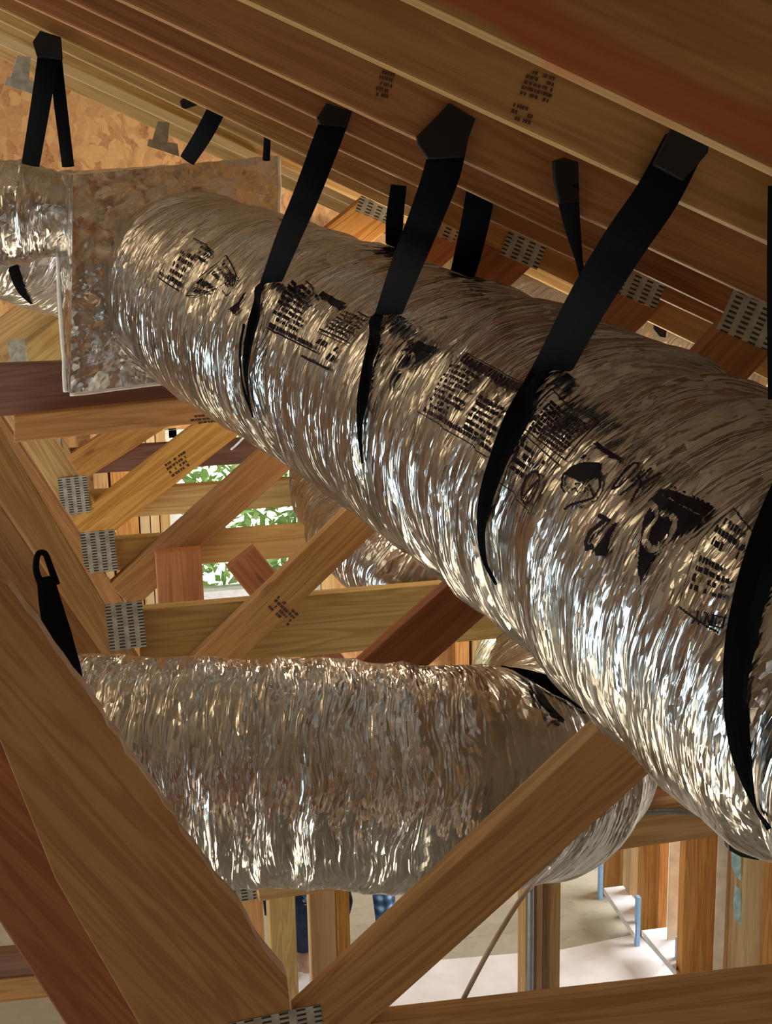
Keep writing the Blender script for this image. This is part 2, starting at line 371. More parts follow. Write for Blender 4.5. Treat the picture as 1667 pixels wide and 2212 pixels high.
class Duct:
    def __init__(self, path, R, seed, amp=1.0, du=.0055, nv=230, radii=None, ref=(0, 0, 1), flat=1.0):
        pts = catmull(path, 24)
        if radii is not None:
            k = len(path) - 1; rr = [radii[min(i // 24, k - 1)] * (1 - (i % 24) / 24) + radii[min(i // 24 + 1, k)] * ((i % 24) / 24) for i in range(len(pts))]
        else: rr = [R] * len(pts)
        P = np.array([tuple(p) for p in pts]); seg = np.linalg.norm(np.diff(P, axis=0), axis=1); S = np.concatenate([[0], np.cumsum(seg)])
        self.L = S[-1]; self.R = R; self.seed = seed; self.amp = amp; self.S = S; self.P = P; self.rr = np.array(rr)
        n = int(self.L / du); self.n = n; self.nv = nv
        s = np.linspace(0, self.L, n + 1); self.s = s
        C = np.stack([np.interp(s, S, P[:, i]) for i in range(3)], 1)
        # smooth
        T = np.gradient(C, axis=0); T /= np.linalg.norm(T, axis=1)[:, None]
        ref = np.array(ref, float); N = ref - (T @ ref)[:, None] * T; N /= np.linalg.norm(N, axis=1)[:, None]
        B = np.cross(T, N); self.C, self.N, self.B = C, N, B; self.flat = flat
    def frame(self, s):
        f = lambda A: np.stack([np.interp(s, self.s, A[:, i]) for i in range(3)], -1)
        return f(self.C), f(self.N), f(self.B), np.interp(s, self.S, self.rr)
    pinch = ()
    def surf(self, s, th, off=0.0):
        C, N, B, r = self.frame(s)
        rad = r + crumple(s, th, self.R, self.seed, self.amp)
        for p, w, a in self.pinch: rad = rad - a * np.exp(-((s - p) / w) ** 2)
        rad = rad + off
        return C + (N * np.cos(th)[..., None] * self.flat + B * np.sin(th)[..., None]) * rad[..., None]
    def build(self, name, mat, parent=None):
        th = np.linspace(0, 2 * math.pi, self.nv + 1); SS, TH = np.meshgrid(self.s, th, indexing='ij')
        V = self.surf(SS.ravel(), TH.ravel()); n, m = SS.shape
        uv = np.stack([SS.ravel(), TH.ravel() * self.R], 1)
        i = np.arange((n - 1)); j = np.arange(m - 1); I, J = np.meshgrid(i, j, indexing='ij'); k = (I * m + J).ravel()
        Fc = np.stack([k, k + 1, k + m + 1, k + m], 1)
        me = bpy.data.meshes.new(name); me.vertices.add(len(V)); me.vertices.foreach_set('co', V.ravel())
        me.loops.add(Fc.size); me.loops.foreach_set('vertex_index', Fc.ravel().astype(np.int32))
        me.polygons.add(len(Fc)); me.polygons.foreach_set('loop_start', (np.arange(len(Fc)) * 4).astype(np.int32)); me.polygons.foreach_set('loop_total', np.full(len(Fc), 4, dtype=np.int32))
        me.update(calc_edges=True); me.validate()
        me.polygons.foreach_set('use_smooth', [True] * len(me.polygons))
        ul = me.uv_layers.new(name='UVMap'); ul.data.foreach_set('uv', uv[Fc.ravel()].astype(np.float32).ravel())
        me.materials.append(mat); o = bpy.data.objects.new(name, me); COL.objects.link(o)
        if parent is not None: o.parent = parent; o.matrix_parent_inverse = parent.matrix_basis.inverted()
        bm = bmesh.new(); bm.from_mesh(me); self.bvh = BVHTree.FromBMesh(bm); bm.free()
        self.obj = o
        return o
    def hit(self, px, py):
        r = ray(px, py).normalized(); h = self.bvh.ray_cast(CAM, r); return h[0]
    def pushout(self, v, m=.004):
        a = np.array(v); i = int(np.argmin(np.linalg.norm(self.C - a, axis=1)))
        if i < 2 or i > self.n - 2: return v
        d = a - self.C[i]; th = math.atan2(float(d @ self.B[i]), float(d @ self.N[i]))
        T_ = np.cross(self.N[i], self.B[i]); s_ = self.s[i] + float(d @ T_)
        q = self.surf(np.array([s_]), np.array([th]), m)[0]
        if np.linalg.norm(q - self.C[i]) > np.linalg.norm(d): return Vector(q)
        return v
    def param(self, px, py):
        """(s, th) of the surface point seen at the pixel"""
        h = self.hit(px, py)
        if h is None: return None
        h = np.array(h); i = np.argmin(np.linalg.norm(self.C - h, axis=1)); 
        v = h - self.C[i]; T = np.cross(self.N[i], self.B[i]); ss = self.s[i] + float(v @ T)
        return ss, math.atan2(float(v @ self.B[i]), float(v @ self.N[i]))

def ribbon(name, pts, mat, duct=None, parent=None, thick=.0025, n=10, offs=.006, fold=True):
    """flat webbing; pts = (px, py, Y or None (=lie on duct), width in px, [twist])"""
    P = []; Wd = []
    for p in pts:
        px, py, Y, w = p[:4]
        if Y is None:
            h = duct.hit(px, py)
            if h is None: h = lastp
            q = h - (h - CAM).normalized() * offs
        else: q = atY(px, py, Y)
        lastp = q
        d = -(RW.transposed() @ (q - CAM)).z; P.append(q); Wd.append(w * d / F)
    Q = catmull(P, n); k = len(P) - 1
    Wv = [Wd[min(i // n, k)] * (1 - (i % n) / n) + Wd[min(i // n + 1, k)] * ((i % n) / n) for i in range(len(Q))]
    verts = []; faces = []; m = 5
    for i, q in enumerate(Q):
        t = (Q[min(i + 1, len(Q) - 1)] - Q[max(i - 1, 0)]).normalized(); view = (q - CAM).normalized()
        sd = t.cross(view).normalized(); nr = sd.cross(t).normalized()
        if nr.dot(view) > 0: nr = -nr
        for side in (0, 1):
            for j in range(m):
                u = j / (m - 1) * 2 - 1
                verts.append(q + sd * u * Wv[i] / 2 + nr * (.0015 * (1 - u * u) + (0 if side else thick)))
    if duct is not None:
        verts = [duct.pushout(v, .003 if (k_ % (2 * m)) >= m else .006) for k_, v in enumerate(verts)]
    r = 2 * m
    for i in range(len(Q) - 1):
        a = i * r; b = a + r
        for j in range(m - 1):
            faces.append((a + j, a + j + 1, b + j + 1, b + j)); faces.append((a + m + j + 1, a + m + j, b + m + j, b + m + j + 1))
        faces.append((a, b, b + m, a + m)); faces.append((a + m - 1, a + 2 * m - 1, b + 2 * m - 1, b + m - 1))
    for a, fl in ((0, 1), ((len(Q) - 1) * r, 0)):
        for j in range(m - 1):
            f = (a + j, a + m + j, a + m + j + 1, a + j + 1); faces.append(f if fl else f[::-1])
    return mesh_obj(name, verts, faces, mat, parent)

def tube(name, pts, rad, mat, parent=None, seg=10, n=10):
    Q = catmull(pts, n); verts = []; faces = []
    ref = Vector((0, 1, .01))
    for i, q in enumerate(Q):
        t = (Q[min(i + 1, len(Q) - 1)] - Q[max(i - 1, 0)]).normalized(); a = t.cross(ref).normalized(); b = t.cross(a)
        for j in range(seg):
            an = 2 * math.pi * j / seg; verts.append(q + (a * math.cos(an) + b * math.sin(an)) * rad)
    for i in range(len(Q) - 1):
        for j in range(seg):
            k = i * seg; faces.append((k + j, k + (j + 1) % seg, k + seg + (j + 1) % seg, k + seg + j))
    faces.append(tuple(range(seg))[::-1]); faces.append(tuple((len(Q) - 1) * seg + j for j in range(seg)))
    return mesh_obj(name, verts, faces, mat, parent, smooth=True)

# ------------------------------------------------------------------ trusses
TY = dict(A=1.15, B=1.55, C=1.88, D=2.30, E=2.58, F=2.85, G=3.42, H=4.0, I=4.6, J=5.2)
TLAB = {
 'A': 'nearest roof truss, brown top chord with red spray paint in the upper right corner',
 'B': 'second nearest roof truss, its dark stamped chord holding the widest black strap',
 'C': 'roof truss whose big V of webs crosses the foreground at the bottom',
 'D': 'roof truss just behind the foreground one, its top chord holding the strap nearest the box',
 'E': 'roof truss showing only a thin reddish chord between its neighbours above the box',
 'F': 'roof truss with a wide dark web behind the crossing of both foil ducts',
 'G': 'roof truss whose stamped web rises just above the horizontal duct, left of centre',
 'H': 'roof truss whose web carries the short vertical block in front of it, left of centre',
 'I': 'roof truss with a wavy grained web ending below the two light horizontal beams',
 'J': 'farthest roof truss, smallest nail plate, just under the light horizontal beams at left',
}
T = {k: empty('roof_truss', atY(600, 1500, y) * 1.0, TLAB[k], 'roof truss', None) for k, y in TY.items()}
bpy.context.view_layer.update()

def chord(k, a, b, w, mat, x0=-120, x1=1800):
    sl = (b[1] - a[1]) / (b[0] - a[0])
    p = (x0, a[1] + sl * (x0 - a[0])); q = (x1, a[1] + sl * (x1 - a[0]))
    return stick('top_chord', p, q, TY[k], mat, T[k], w, .038, 1)
chord('A', (900, 0), (1667, 365), .118, M['fir_stained'], 500, 1900)
chord('B', (747, 100), (1300, 356), .118, M['fir'], 300, 1850)
chord('C', (600, 159), (1070, 379), .118, M['fir'], 0)
chord('D', (600, 215), (911, 363), .118, M['fir_red'])
chord('E', (600, 262), (902, 402), .118, M['fir_red'])
chord('F', (0, 19), (1139, 568), .118, M['fir'])
chord('G', (0, 45), (650, 358), .089, M['fir_yellow'])
chord('H', (0, 72), (640, 372), .089, M['fir_yellow'])
chord('I', (0, 96), (600, 372), .089, M['fir_pale'])
chord('J', (0, 125), (600, 400), .089, M['fir_yellow'])
# --- truss C (foreground V)
wane = random.Random(5)
wp_ = [(-60, 1168)]
for k in range(1, 34):
    x = -60 + 680 * k / 34; y = 1168 + (2112 - 1168) * k / 34 - (14 if 3 < k < 30 else 0)
    e = wane.uniform(-2, 3) + (wane.uniform(0, 11) if k > 14 else 0); wp_.append((x - e * .8, y + e * .55))
quadY('web', wp_ + [(620, 2112), (628, 2196), (400, 2330), (300, 2212), (120, 1900), (-60, 1450)], TY['C'], M['fir'], T['C'], axis=Vector((.56, 0, -.83)), bevel=.0015)
quadY('web', [(636, 2192), (1312, 1558), (1450, 1430), (1585, 1520), (1405, 1668), (800, 2212), (636, 2330)], TY['C'], M['fir'], T['C'], axis=Vector((.79, 0, .61)))
stick('bottom_chord', (560, 2238), (1800, 2096), TY['C'], M['fir'], T['C'], .089, .038, -1)
plate(600, 2240, TY['C'], .13, .075, .08, T['C'])
quadY('bracing_board', [(-60, 1530), (60, 1600), (450, 2212), (520, 2330), (260, 2400), (140, 2212), (-60, 1900)], TY['C'] + .044, M['fir_red'], T['C'], axis=Vector((.56, 0, -.83)))
stick('web', (1700, 640), (1500, 860), TY['C'] + .25, M['fir_red'], T['C'])
plate(1652, 636, TY['C'] + .25, .10, .15, -.42, T['C'])
# --- truss D
stick('bottom_chord', (560, 1948), (1552, 1806), 2.98, M['fir_yellow'], T['F'], .10, .038, 1)
stick('web', (-100, 1040), (510, 1930), 3.02, M['fir'], T['F'], .10)
plate(515, 1928, 2.98, .075, .045, .05, T['F'])
stick('web', (1430, 600), (1260, 760), TY['D'] + .45, M['fir_red'], T['D'])
plate(1397, 590, TY['D'] + .28, .085, .105, -.42, T['D'])
# --- truss F
stick('web', (700, 1570), (1230, 1100), TY['F'], M['fir_red'], T['F'], .105)
stick('web', (1130, 520), (950, 690), TY['F'] + .04, M['fir_red'], T['F'], .10)
plate(1140, 516, TY['F'], .082, .095, -.42, T['F'])
# --- truss G
stick('bottom_chord', (300, 1385), (1300, 1296), TY['G'] + .04, M['fir_yellow'], T['G'], .155, .038, 0)
stick('web', (440, 1450), (1000, 915), TY['G'], M['fir'], T['G'])
stick('web', (-40, 950), (330, 1560), TY['G'], M['fir'], T['G'], .095)
plate(272, 1352, TY['G'] , .085, .115, .04, T['G'])
stick('web', (520, 1205), (720, 1450), TY['G'] + .35, M['fir_red'], T['G'])
plate(965, 470, TY['G'] - .3, .07, .085, -.42, T['G'])
stick('web', (1000, 480), (860, 600), TY['G'] - .26, M['fir_red'], T['G'])
# --- truss H
stick('bottom_chord', (120, 1208), (1100, 1138), TY['H'], M['fir_yellow'], T['H'], .089)
stick('web', (262, 1290), (800, 810), TY['H'] - .04, M['fir'], T['H'], .095)
stick('web', (-40, 900), (270, 1370), TY['H'] - .04, M['fir'], T['H'])
plate(214, 1192, TY['H'] - .04, .088, .115, .04, T['H'])
plate(815, 434, TY['H'] - .3, .085, .085, -.42, T['H'])
stick('web', (850, 430), (640, 600), TY['H'] - .26, M['fir_orange'], T['H'], .10)
# --- truss I
stick('bottom_chord', (90, 1100), (1000, 1040), TY['I'], M['fir_yellow'], T['I'], .089)
stick('web', (170, 1160), (620, 810), TY['I'] - .04, M['fir_orange'], T['I'], .11)
stick('web', (-30, 780), (225, 1170), TY['I'] - .04, M['fir_yellow'], T['I'])
plate(160, 1070, TY['I'] - .04, .085, .115, .04, T['I'])
# --- truss J
stick('bottom_chord', (60, 1005), (1000, 945), TY['J'], M['fir_brown'], T['J'], .089)
stick('web', (110, 1045), (480, 810), TY['J'] - .04, M['fir_orange'], T['J'], .10)
stick('web', (-60, 660), (150, 1030), TY['J'] - .04, M['fir_yellow'], T['J'])
plate(115, 982, TY['J'] - .04, .06, .115, .04, T['J'])
plate(712, 395, TY['J'] - .3, .10, .08, -.42, T['J'])

# ------------------------------------------------------------------ loose lumber near the box
b = quadY('lumber_beam', [(-60, 790), (150, 782), (560, 750), (640, 838), (430, 860), (25, 898), (-60, 905)], 3.86, M['fir_brown']); tag(b, 'dark reddish brown beam lying under the bottom edge of the foil box', 'beam')
b = quadY('lumber_beam', [(30, 900), (560, 845), (620, 895), (30, 957)], 3.80, M['fir']); tag(b, 'light brown stamped beam with a square cut left end below the dark reddish beam', 'beam')
b = box('blocking', atY(345, 1345, 3.9), atY(435, 1187, 3.9) + Vector((0, .04, 0)), M['fir_red']); tag(b, 'short vertical reddish block standing before the web beside the window', 'wooden block')
b = stick('lumber_brace', (-60, 790), (190, 610), 5.0, M['fir_yellow'], None, .14); tag(b, 'pale diagonal board with splintered edge at the left frame side, upper of two', 'board', 'diagonal boards left of the box')
b = stick('lumber_brace', (-60, 905), (300, 610), 4.95, M['fir_yellow'], None, .14); tag(b, 'pale diagonal board at the left frame side, lower of two, by the box corner', 'board', 'diagonal boards left of the box')
b = plate(38, 760, 4.9, .055, .075, .05, None, False); b.name = 'nail_plate'; tag(b, 'small dull galvanized plate on the pale diagonal board at left', 'nail plate')
for (px, py, lab) in ((62, 165, 'L shaped galvanized bracket beside the forked black strap at top left'), (362, 300, 'L shaped galvanized bracket above the foil box, left of the slanted strap')):
    e = empty('angle_bracket', atY(px, py, 3.9), lab, 'bracket'); bpy.context.view_layer.update()
    k = 1 if px < 100 else .85
    quadY('upright_flange', [(px - 25 * k, py - 45 * k), (px + 5 * k, py - 42 * k), (px, py + 10 * k), (px - 40 * k, py + 5 * k)], 3.9, M['bracket'], e, .004, .001)
    quadY('base_flange', [(px - 48 * k, py), (px + 25 * k, py + 12 * k), (px + 30 * k, py + 45 * k), (px - 52 * k, py + 18 * k)], 3.9, M['bracket'], e, .004, .001)

# ------------------------------------------------------------------ shell
roofn = Vector((.47, 0, 1)).normalized()
pR = atY(900, 0, 1.15) + Vector((0, 0, .14))
def roofz(x): return pR.z - .47 * (x - pR.x) + .16
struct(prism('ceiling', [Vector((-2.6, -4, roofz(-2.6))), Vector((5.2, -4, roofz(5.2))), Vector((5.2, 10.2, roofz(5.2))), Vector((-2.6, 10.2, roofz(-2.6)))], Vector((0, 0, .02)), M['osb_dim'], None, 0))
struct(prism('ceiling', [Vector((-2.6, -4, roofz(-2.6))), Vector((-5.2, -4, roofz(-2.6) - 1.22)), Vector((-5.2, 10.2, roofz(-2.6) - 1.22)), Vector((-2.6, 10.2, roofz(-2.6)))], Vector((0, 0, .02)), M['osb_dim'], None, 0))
struct(box('floor', (-5.2, -4, -.05), (5.2, 10.2, 0), M['subfloor'], None, 0))
def wall_y(name, Y, holes, mat, x0=-5.2, x1=5.2, z1=6.3):
    """wall at plane Y with rectangular holes (xa, xb, za, zb), as one mesh"""
    bm = bmesh.new(); xs = sorted({x0, x1, *[h[0] for h in holes], *[h[1] for h in holes]}); zs = sorted({0, z1, *[h[2] for h in holes], *[h[3] for h in holes]})
    for i in range(len(xs) - 1):
        for j in range(len(zs) - 1):
            cx, cz = (xs[i] + xs[i + 1]) / 2, (zs[j] + zs[j + 1]) / 2
            if any(h[0] < cx < h[1] and h[2] < cz < h[3] for h in holes): continue
            bmesh.ops.create_cube(bm, size=1, matrix=Matrix.Translation((cx, Y, cz)) @ Matrix.Diagonal((xs[i + 1] - xs[i], .02, zs[j + 1] - zs[j], 1)))
    me = bpy.data.meshes.new(name); bm.to_mesh(me); bm.free(); me.materials.append(mat)
    o = bpy.data.objects.new(name, me); COL.objects.link(o); return struct(o)
FY = 9.0
wl_, wr_ = atY(372, 1100, FY).x, atY(692, 1100, FY).x
wz0, wz1 = atY(450, 1288, FY).z, atY(450, 920, FY).z
wall_y('wall_back', FY, [(wl_, wr_, wz0, wz1)], M['osb'])
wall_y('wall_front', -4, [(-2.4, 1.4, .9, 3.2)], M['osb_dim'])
def wall_x(name, X, ya, yb, za, zb):
    bm = bmesh.new()
    for y0, y1, z0, z1 in ((-4, ya, 0, 6), (yb, 10.2, 0, 6), (ya, yb, 0, za), (ya, yb, zb, 6)):
        bmesh.ops.create_cube(bm, size=1, matrix=Matrix.Translation((X, (y0 + y1) / 2, (z0 + z1) / 2)) @ Matrix.Diagonal((.02, y1 - y0, z1 - z0, 1)))
    me = bpy.data.meshes.new(name); bm.to_mesh(me); bm.free(); me.materials.append(M['osb_dim'])
    o = bpy.data.objects.new(name, me); COL.objects.link(o); return struct(o)
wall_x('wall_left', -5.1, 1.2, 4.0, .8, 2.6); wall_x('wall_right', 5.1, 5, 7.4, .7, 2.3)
# window in the far wall
wf = bpy.data.objects.new('window_1', None); COL.objects.link(wf); wf.location = ((wl_ + wr_) / 2, FY, wz0); struct(wf); bpy.context.view_layer.update()
fw = .05
box('window_frame', (wl_ - .02, FY - .05, wz0 - .01), (wl_ + fw, FY + .05, wz1), M['white_vinyl'], wf)
box('window_frame', (wr_ - fw * .3, FY - .05, wz0), (wr_ + .02, FY + .05, wz1), M['white_vinyl'], wf)
box('window_sill', (wl_, FY - .07, wz0), (wr_, FY + .05, wz0 + fw), M['white_vinyl'], wf)
box('window_frame', (wl_, FY - .05, wz1 - fw), (wr_, FY + .05, wz1), M['white_vinyl'], wf)
zc = atY(550, 1168, FY).z
box('window_rail', (wl_ + fw, FY - .03, zc - .02), (wr_ - fw * .3, FY + .03, zc + .02), M['white_vinyl'], wf)
box('window_pane', (wl_, FY - .004, wz0), (wr_, FY + .004, wz1), M['glass'], wf, 0)
# hedge outside
def hedge():
    n = 9000; r = np.random.RandomState(3); verts = []; faces = []
    for i in range(n):
        c = Vector((wl_ - 1.5 + r.rand() * (wr_ - wl_ + 3.0), 11.2 + r.rand() * .8, r.rand() * 3.3 - .2))
        a = Vector(r.randn(3)).normalized(); b = a.cross(Vector(r.randn(3))).normalized(); L = .05 + .06 * r.rand()
        k = len(verts); verts += [c - a * L, c + b * L * .35, c + a * L, c - b * L * .35]; faces.append((k, k + 1, k + 2, k + 3))
    o = mesh_obj('hedge', verts, faces, M['leaf']); tag(o, 'sunlit green foliage outside the far window', 'hedge', kind='stuff')
hedge()
struct(box('ground', (-14, 9.1, -.3), (14, 40, -.2), plain('lawn', (.35, .42, .25), .9), None, 0))

# far wall studs
FS = [(208, 240, 'fir_yellow'), (245, 300, 'fir_orange'), (303, 324, 'fir_pale'), (326, 345, 'fir_pale'), (347, 368, 'fir_yellow'), (985, 1015, 'fir_orange'), (1022, 1050, 'fir_yellow'), (1056, 1088, 'fir_orange'), (700, 730, 'fir_yellow')]
for i, (xa, xb, mt) in enumerate(FS):
    X0, X1 = atY(xa, 1130 if xa < 600 else 1410, FY - .14).x, atY(xb, 1130 if xa < 600 else 1410, FY - .14).x
    o = box('wall_stud', (X0, FY - .12, .04), (X1, FY - .03, 3.1), M[mt])
    tag(o, ('orange wall stud left of the far window' if xa < 600 else 'orange wall stud of the far wall seen between the two foil ducts'), 'wall stud', 'far wall studs left of the window' if xa < 600 else 'far wall studs between the ducts')

# ------------------------------------------------------------------ lower room right
def stud(px0, px1, py0, py1, Y, mat, label, d=.089, name='wall_stud', group=None, cat='wall stud', full=True):
    ym = (py0 + py1) / 2
    X0, X1 = atY(px0, ym, Y).x, atY(px1, ym, Y).x
    z0 = atY((px0 + px1) / 2, py1, Y).z if not full else 0.0
    z1 = atY((px0 + px1) / 2, py0, Y).z
    o = box(name, (X0, Y, max(z0, 0.0)), (X1, Y + d, z1), mat); tag(o, label, cat, group); return o
stud(1134, 1152, 1800, 2190, 4.6, M['fir_yellow'], 'thin pale stud left of the grey conduit')
stud(1159, 1172, 1800, 2190, 4.62, M['fir_pale'], 'narrow pale stud between conduit and the notched stud')
stud(1172, 1190, 1800, 2190, 4.70, M['fir_brown'], 'dark recessed stud with charred looking knots by the conduit')
stud(1188, 1210, 1800, 2190, 4.62, M['fir_yellow'], 'pale wavy edged stud right of the dark recessed stud')
c0 = atY(1149, 2000, 4.56); tag(tube('conduit', [Vector((c0.x, 4.58, 0)), Vector((c0.x, 4.58, 1.5)), Vector((c0.x, 4.58, 2.6))], .012, M['pipe']), 'grey vertical conduit pipe between thin studs', 'pipe')
# receding exterior wall at right: every upright stands on the floor at the row where its foot is seen
def stud_b(px0, px1, base, mat, label, d=.06, name='wall_stud', group=None, cat='wall stud', top=1770):
    Y = atZ((px0 + px1) / 2, base, 0).y; X0, X1 = atY(px0, base - 80, Y).x, atY(px1, base - 80, Y).x
    o = box(name, (X0, Y, 0), (X1, Y + d, max(atY((px0 + px1) / 2, top, Y).z, .5)), mat); tag(o, label, cat, group); return o
stud_b(1472, 1512, 2150, M['fir_orange'], 'broad reddish stud right of the last blue edged board')
stud_b(1513, 1540, 2150, M['fir_orange'], 'reddish stud touching the milky plastic strip')
stud_b(1541, 1562, 2158, M['plastic_sheet'], 'crinkled milky plastic strip hanging over a stud', .01, 'plastic_strip', None, 'plastic strip')
for i, x in enumerate((1563, 1572, 1582, 1592)):
    stud_b(x, x + 8.4, 2150 + 3 * i, M['fir_pale'], 'thin pale ply in the stud pack at right', .06, 'wall_stud', 'thin plies of the stud pack')
stud_b(1602, 1645, 2170, M['fir_pale'], 'wide smooth pale stud beside the blue wrap')
stud_b(1646, 1700, 2170, M['fir_orange'], 'orange stud at the right frame edge')
YW = atZ(1590, 2160, 0).y - .02
o = quadY('house_wrap', [(1579, 1800), (1600, 1800), (1600, 1905), (1588, 1890), (1580, 1870)], YW, M['bluewrap'], None, .003, 0); tag(o, 'pale blue house wrap scrap hanging from the stud pack, upper piece', 'house wrap')
o = quadY('house_wrap', [(1588, 1912), (1600, 1925), (1600, 2000), (1587, 1985), (1584, 1950)], YW, M['bluewrap'], None, .003, 0); tag(o, 'pale blue house wrap scrap with dark print, lower piece', 'house wrap')
stud_b(1442, 1463, 2085, M['plastic_sheet'], 'white plastic faced stud behind the nearest blue edge', .01, 'plastic_strip', None, 'plastic strip')
stud_b(1422, 1441, 2030, M['fir_orange'], 'orange stud in the middle bay between blue edges')
stud_b(1402, 1421, 2022, M['fir_orange'], 'orange knotty stud in the middle bay, its left half')
stud_b(1386, 1401, 2022, M['fir_orange'], 'dark orange stud just right of the middle blue edge')
stud_b(1360, 1378, 1985, M['fir_pale'], 'pale stud above the middle blue edge')
stud_b(1345, 1359, 1938, M['fir_yellow'], 'yellow stud in the far bay')
stud_b(1304, 1344, 1934, M['fir_orange'], 'wide orange panel stud of the farthest bay')
for (xa, ya, yb, lab) in ((1465, 2030, 2122, 'nearest blue edged foam board at the foot of the right wall'), (1378, 1940, 2042, 'middle blue edged foam board of the right wall'), (1298, 1800, 1937, 'farthest blue edged foam board of the right wall')):
    Y = atZ(xa, yb, 0).y - .03; X = atY(xa, yb, Y).x; w_ = .009
    o = box('foam_board', (X - w_, Y, 0), (X + w_, Y + .03, atY(xa, ya, Y).z), M['blue']); tag(o, lab, 'foam board')
# white ledges in the bays
for k, (pix, lab) in enumerate(([[(1303, 1930), (1345, 1925), (1376, 1960), (1370, 2030)], 'pale sill ledge of the far bay behind the middle blue edge'], [[(1385, 2022), (1440, 2015), (1462, 2050), (1460, 2112)], 'white sill ledge of the near bay behind the nearest blue edge'])):
    pts = [atZ(x, y, .10) for x, y in pix]; o = prism('sill_board', pts, (0, 0, .03), M['drywall'], None, .002); tag(o, lab, 'sill')
# white floor sheet
pts = [atZ(x, y, .004) for x, y in ((560, 2110), (1215, 2054), (1378, 2020), (1470, 2125), (1560, 2330), (560, 2500), (300, 2300))]
o = prism('floor_sheet', pts, (0, 0, .008), M['sheet'], None, 0); tag(o, 'bright white protective sheet lying on the floor of the room below', 'floor sheet')
# left studs under the horizontal duct
stud(585, 641, 1880, 2200, 4.4, M['fir_yellow'], 'wide plain stud left of the person, under the horizontal duct')
stud(500, 572, 1880, 2200, 4.9, M['fir'], 'brown stud behind the foreground web, left of the bright slit')
stud(674, 727, 1880, 2200, 4.5, M['fir_pale'], 'wide pale stud half of the pair in front of the person')
stud(728, 757, 1880, 2200, 4.5, M['fir_orange'], 'narrow wavy edged orange stud of the pair in front of the person')
o = stick('lumber_beam', (-80, 2100), (160, 2075), 3.2, M['fir_brown'], None, .07); tag(o, 'dark horizontal beam at the lower left corner, upper of the pair', 'beam')
o = stick('lumber_beam', (-80, 2150), (200, 2120), 3.2, M['fir'], None, .06, .1); tag(o, 'light horizontal beam at the lower left corner, lower of the pair', 'beam')

o = stick('lumber_beam', (1250, 1738), (1750, 1690), 3.4, M['fir_red'], None, .11); tag(o, 'reddish beam glimpsed between the duct bend and the big duct', 'beam')
tag(tube('conduit', [atY(1380, 1757, 2.97), atY(1440, 1753, 2.97), atY(1500, 1758, 2.97), atY(1600, 1775, 2.97)], .006, M['pipe']), 'thin grey pipe on top of the chord right of the duct bend', 'pipe')

# ------------------------------------------------------------------ person
def person():
    Y = 6.3
    root = empty('person', (atY(735, 1960, Y).x, Y, 0), 'person in blue plaid shirt working bent over behind the pair of pale studs', 'person'); bpy.context.view_layer.update()
    bx = root.location.x
    def skin(name, V, E, R, mat, par, rootv=0):
        me = bpy.data.meshes.new(name); me.from_pydata([Vector(v) + Vector((bx, Y, 0)) for v in V], E, []); me.materials.append(mat)
        o = bpy.data.objects.new(name, me); COL.objects.link(o)
        m = o.modifiers.new('s', 'SKIN'); 
        for i, r in enumerate(R):
            sv = me.skin_vertices[0].data[i]; sv.radius = (r, r * .85 if isinstance(r, float) else r); sv.use_root = (i == rootv)
        o.modifiers.new('ss', 'SUBSURF').levels = 2; o.modifiers['ss'].render_levels = 2
        for p in me.polygons: p.use_smooth = True
        o.parent = par; o.matrix_parent_inverse = par.matrix_basis.inverted(); return o
    # body: standing, leaning to the right with arm lowered; z up
    V = [(-.14, .05, .36), (-.09, .0, .52), (.0, -.04, .72), (.04, -.06, .82), (.08, -.08, .88), (.11, -.10, .97),
         (-.20, -.05, .34), (-.20, -.36, .44), (-.20, -.14, .10), (-.20, -.26, .04),
         (-.06, .0, .34), (-.07, -.34, .42), (-.08, -.10, .09), (-.08, -.22, .04),
         (.10, -.16, .74), (.14, -.30, .50), (.13, -.44, .28), (.13, -.50, .20),
         (-.12, -.10, .74), (-.20, -.28, .54), (-.14, -.46, .42), (-.12, -.52, .36)]
    E = [(0, 1), (1, 2), (2, 3), (3, 4), (4, 5), (0, 6), (6, 7), (7, 8), (8, 9), (0, 10), (10, 11), (11, 12), (12, 13), (2, 14), (14, 15), (15, 16), (16, 17), (2, 18), (18, 19), (19, 20), (20, 21)]
    R = [.15, .14, .16, .055, .085, .085, .085, .06, .045, .035, .085, .06, .045, .035, .06, .045, .032, .028, .06, .045, .032, .028]
    skin('body', V, E, R, M['skin'], root)
    idx = [0, 1, 2, 14, 15, 16, 18, 19, 20]
    mp = {j: i for i, j in enumerate(idx)}
    skin('shirt', [V[i] for i in idx], [(mp[a], mp[b]) for a, b in E if a in mp and b in mp], [R[i] + .016 for i in idx], M['plaid'], root)
    idx = [0, 6, 7, 8, 10, 11, 12]; mp = {j: i for i, j in enumerate(idx)}
    skin('trousers', [V[i] for i in idx], [(mp[a], mp[b]) for a, b in E if a in mp and b in mp], [R[i] + .018 for i in idx], M['navy'], root)
    skin('hair', [(.12, -.07, 1.00), (.10, -.03, .94)], [(0, 1)], [.082, .075], M['hair'], root)
    for hx, hy, hz, sgn in ((.13, -.50, .20, 1), (-.12, -.52, .36, -1)):
        for f in range(5):
            a = (f - 2) * .016; L = (.055, .07, .075, .07, .055)[f]
            if f == 0: pts = [(hx - sgn * .01, hy, hz), (hx - sgn * .035, hy - .015, hz - .02), (hx - sgn * .04, hy - .025, hz - .045)]
            else: pts = [(hx + a, hy - .005, hz - .02), (hx + a * 1.1, hy - .02, hz - .02 - L * .6), (hx + a * 1.1, hy - .015, hz - .02 - L)]
            skin('finger', pts, [(0, 1), (1, 2)], [.009, .008, .007], M['skin'], root)
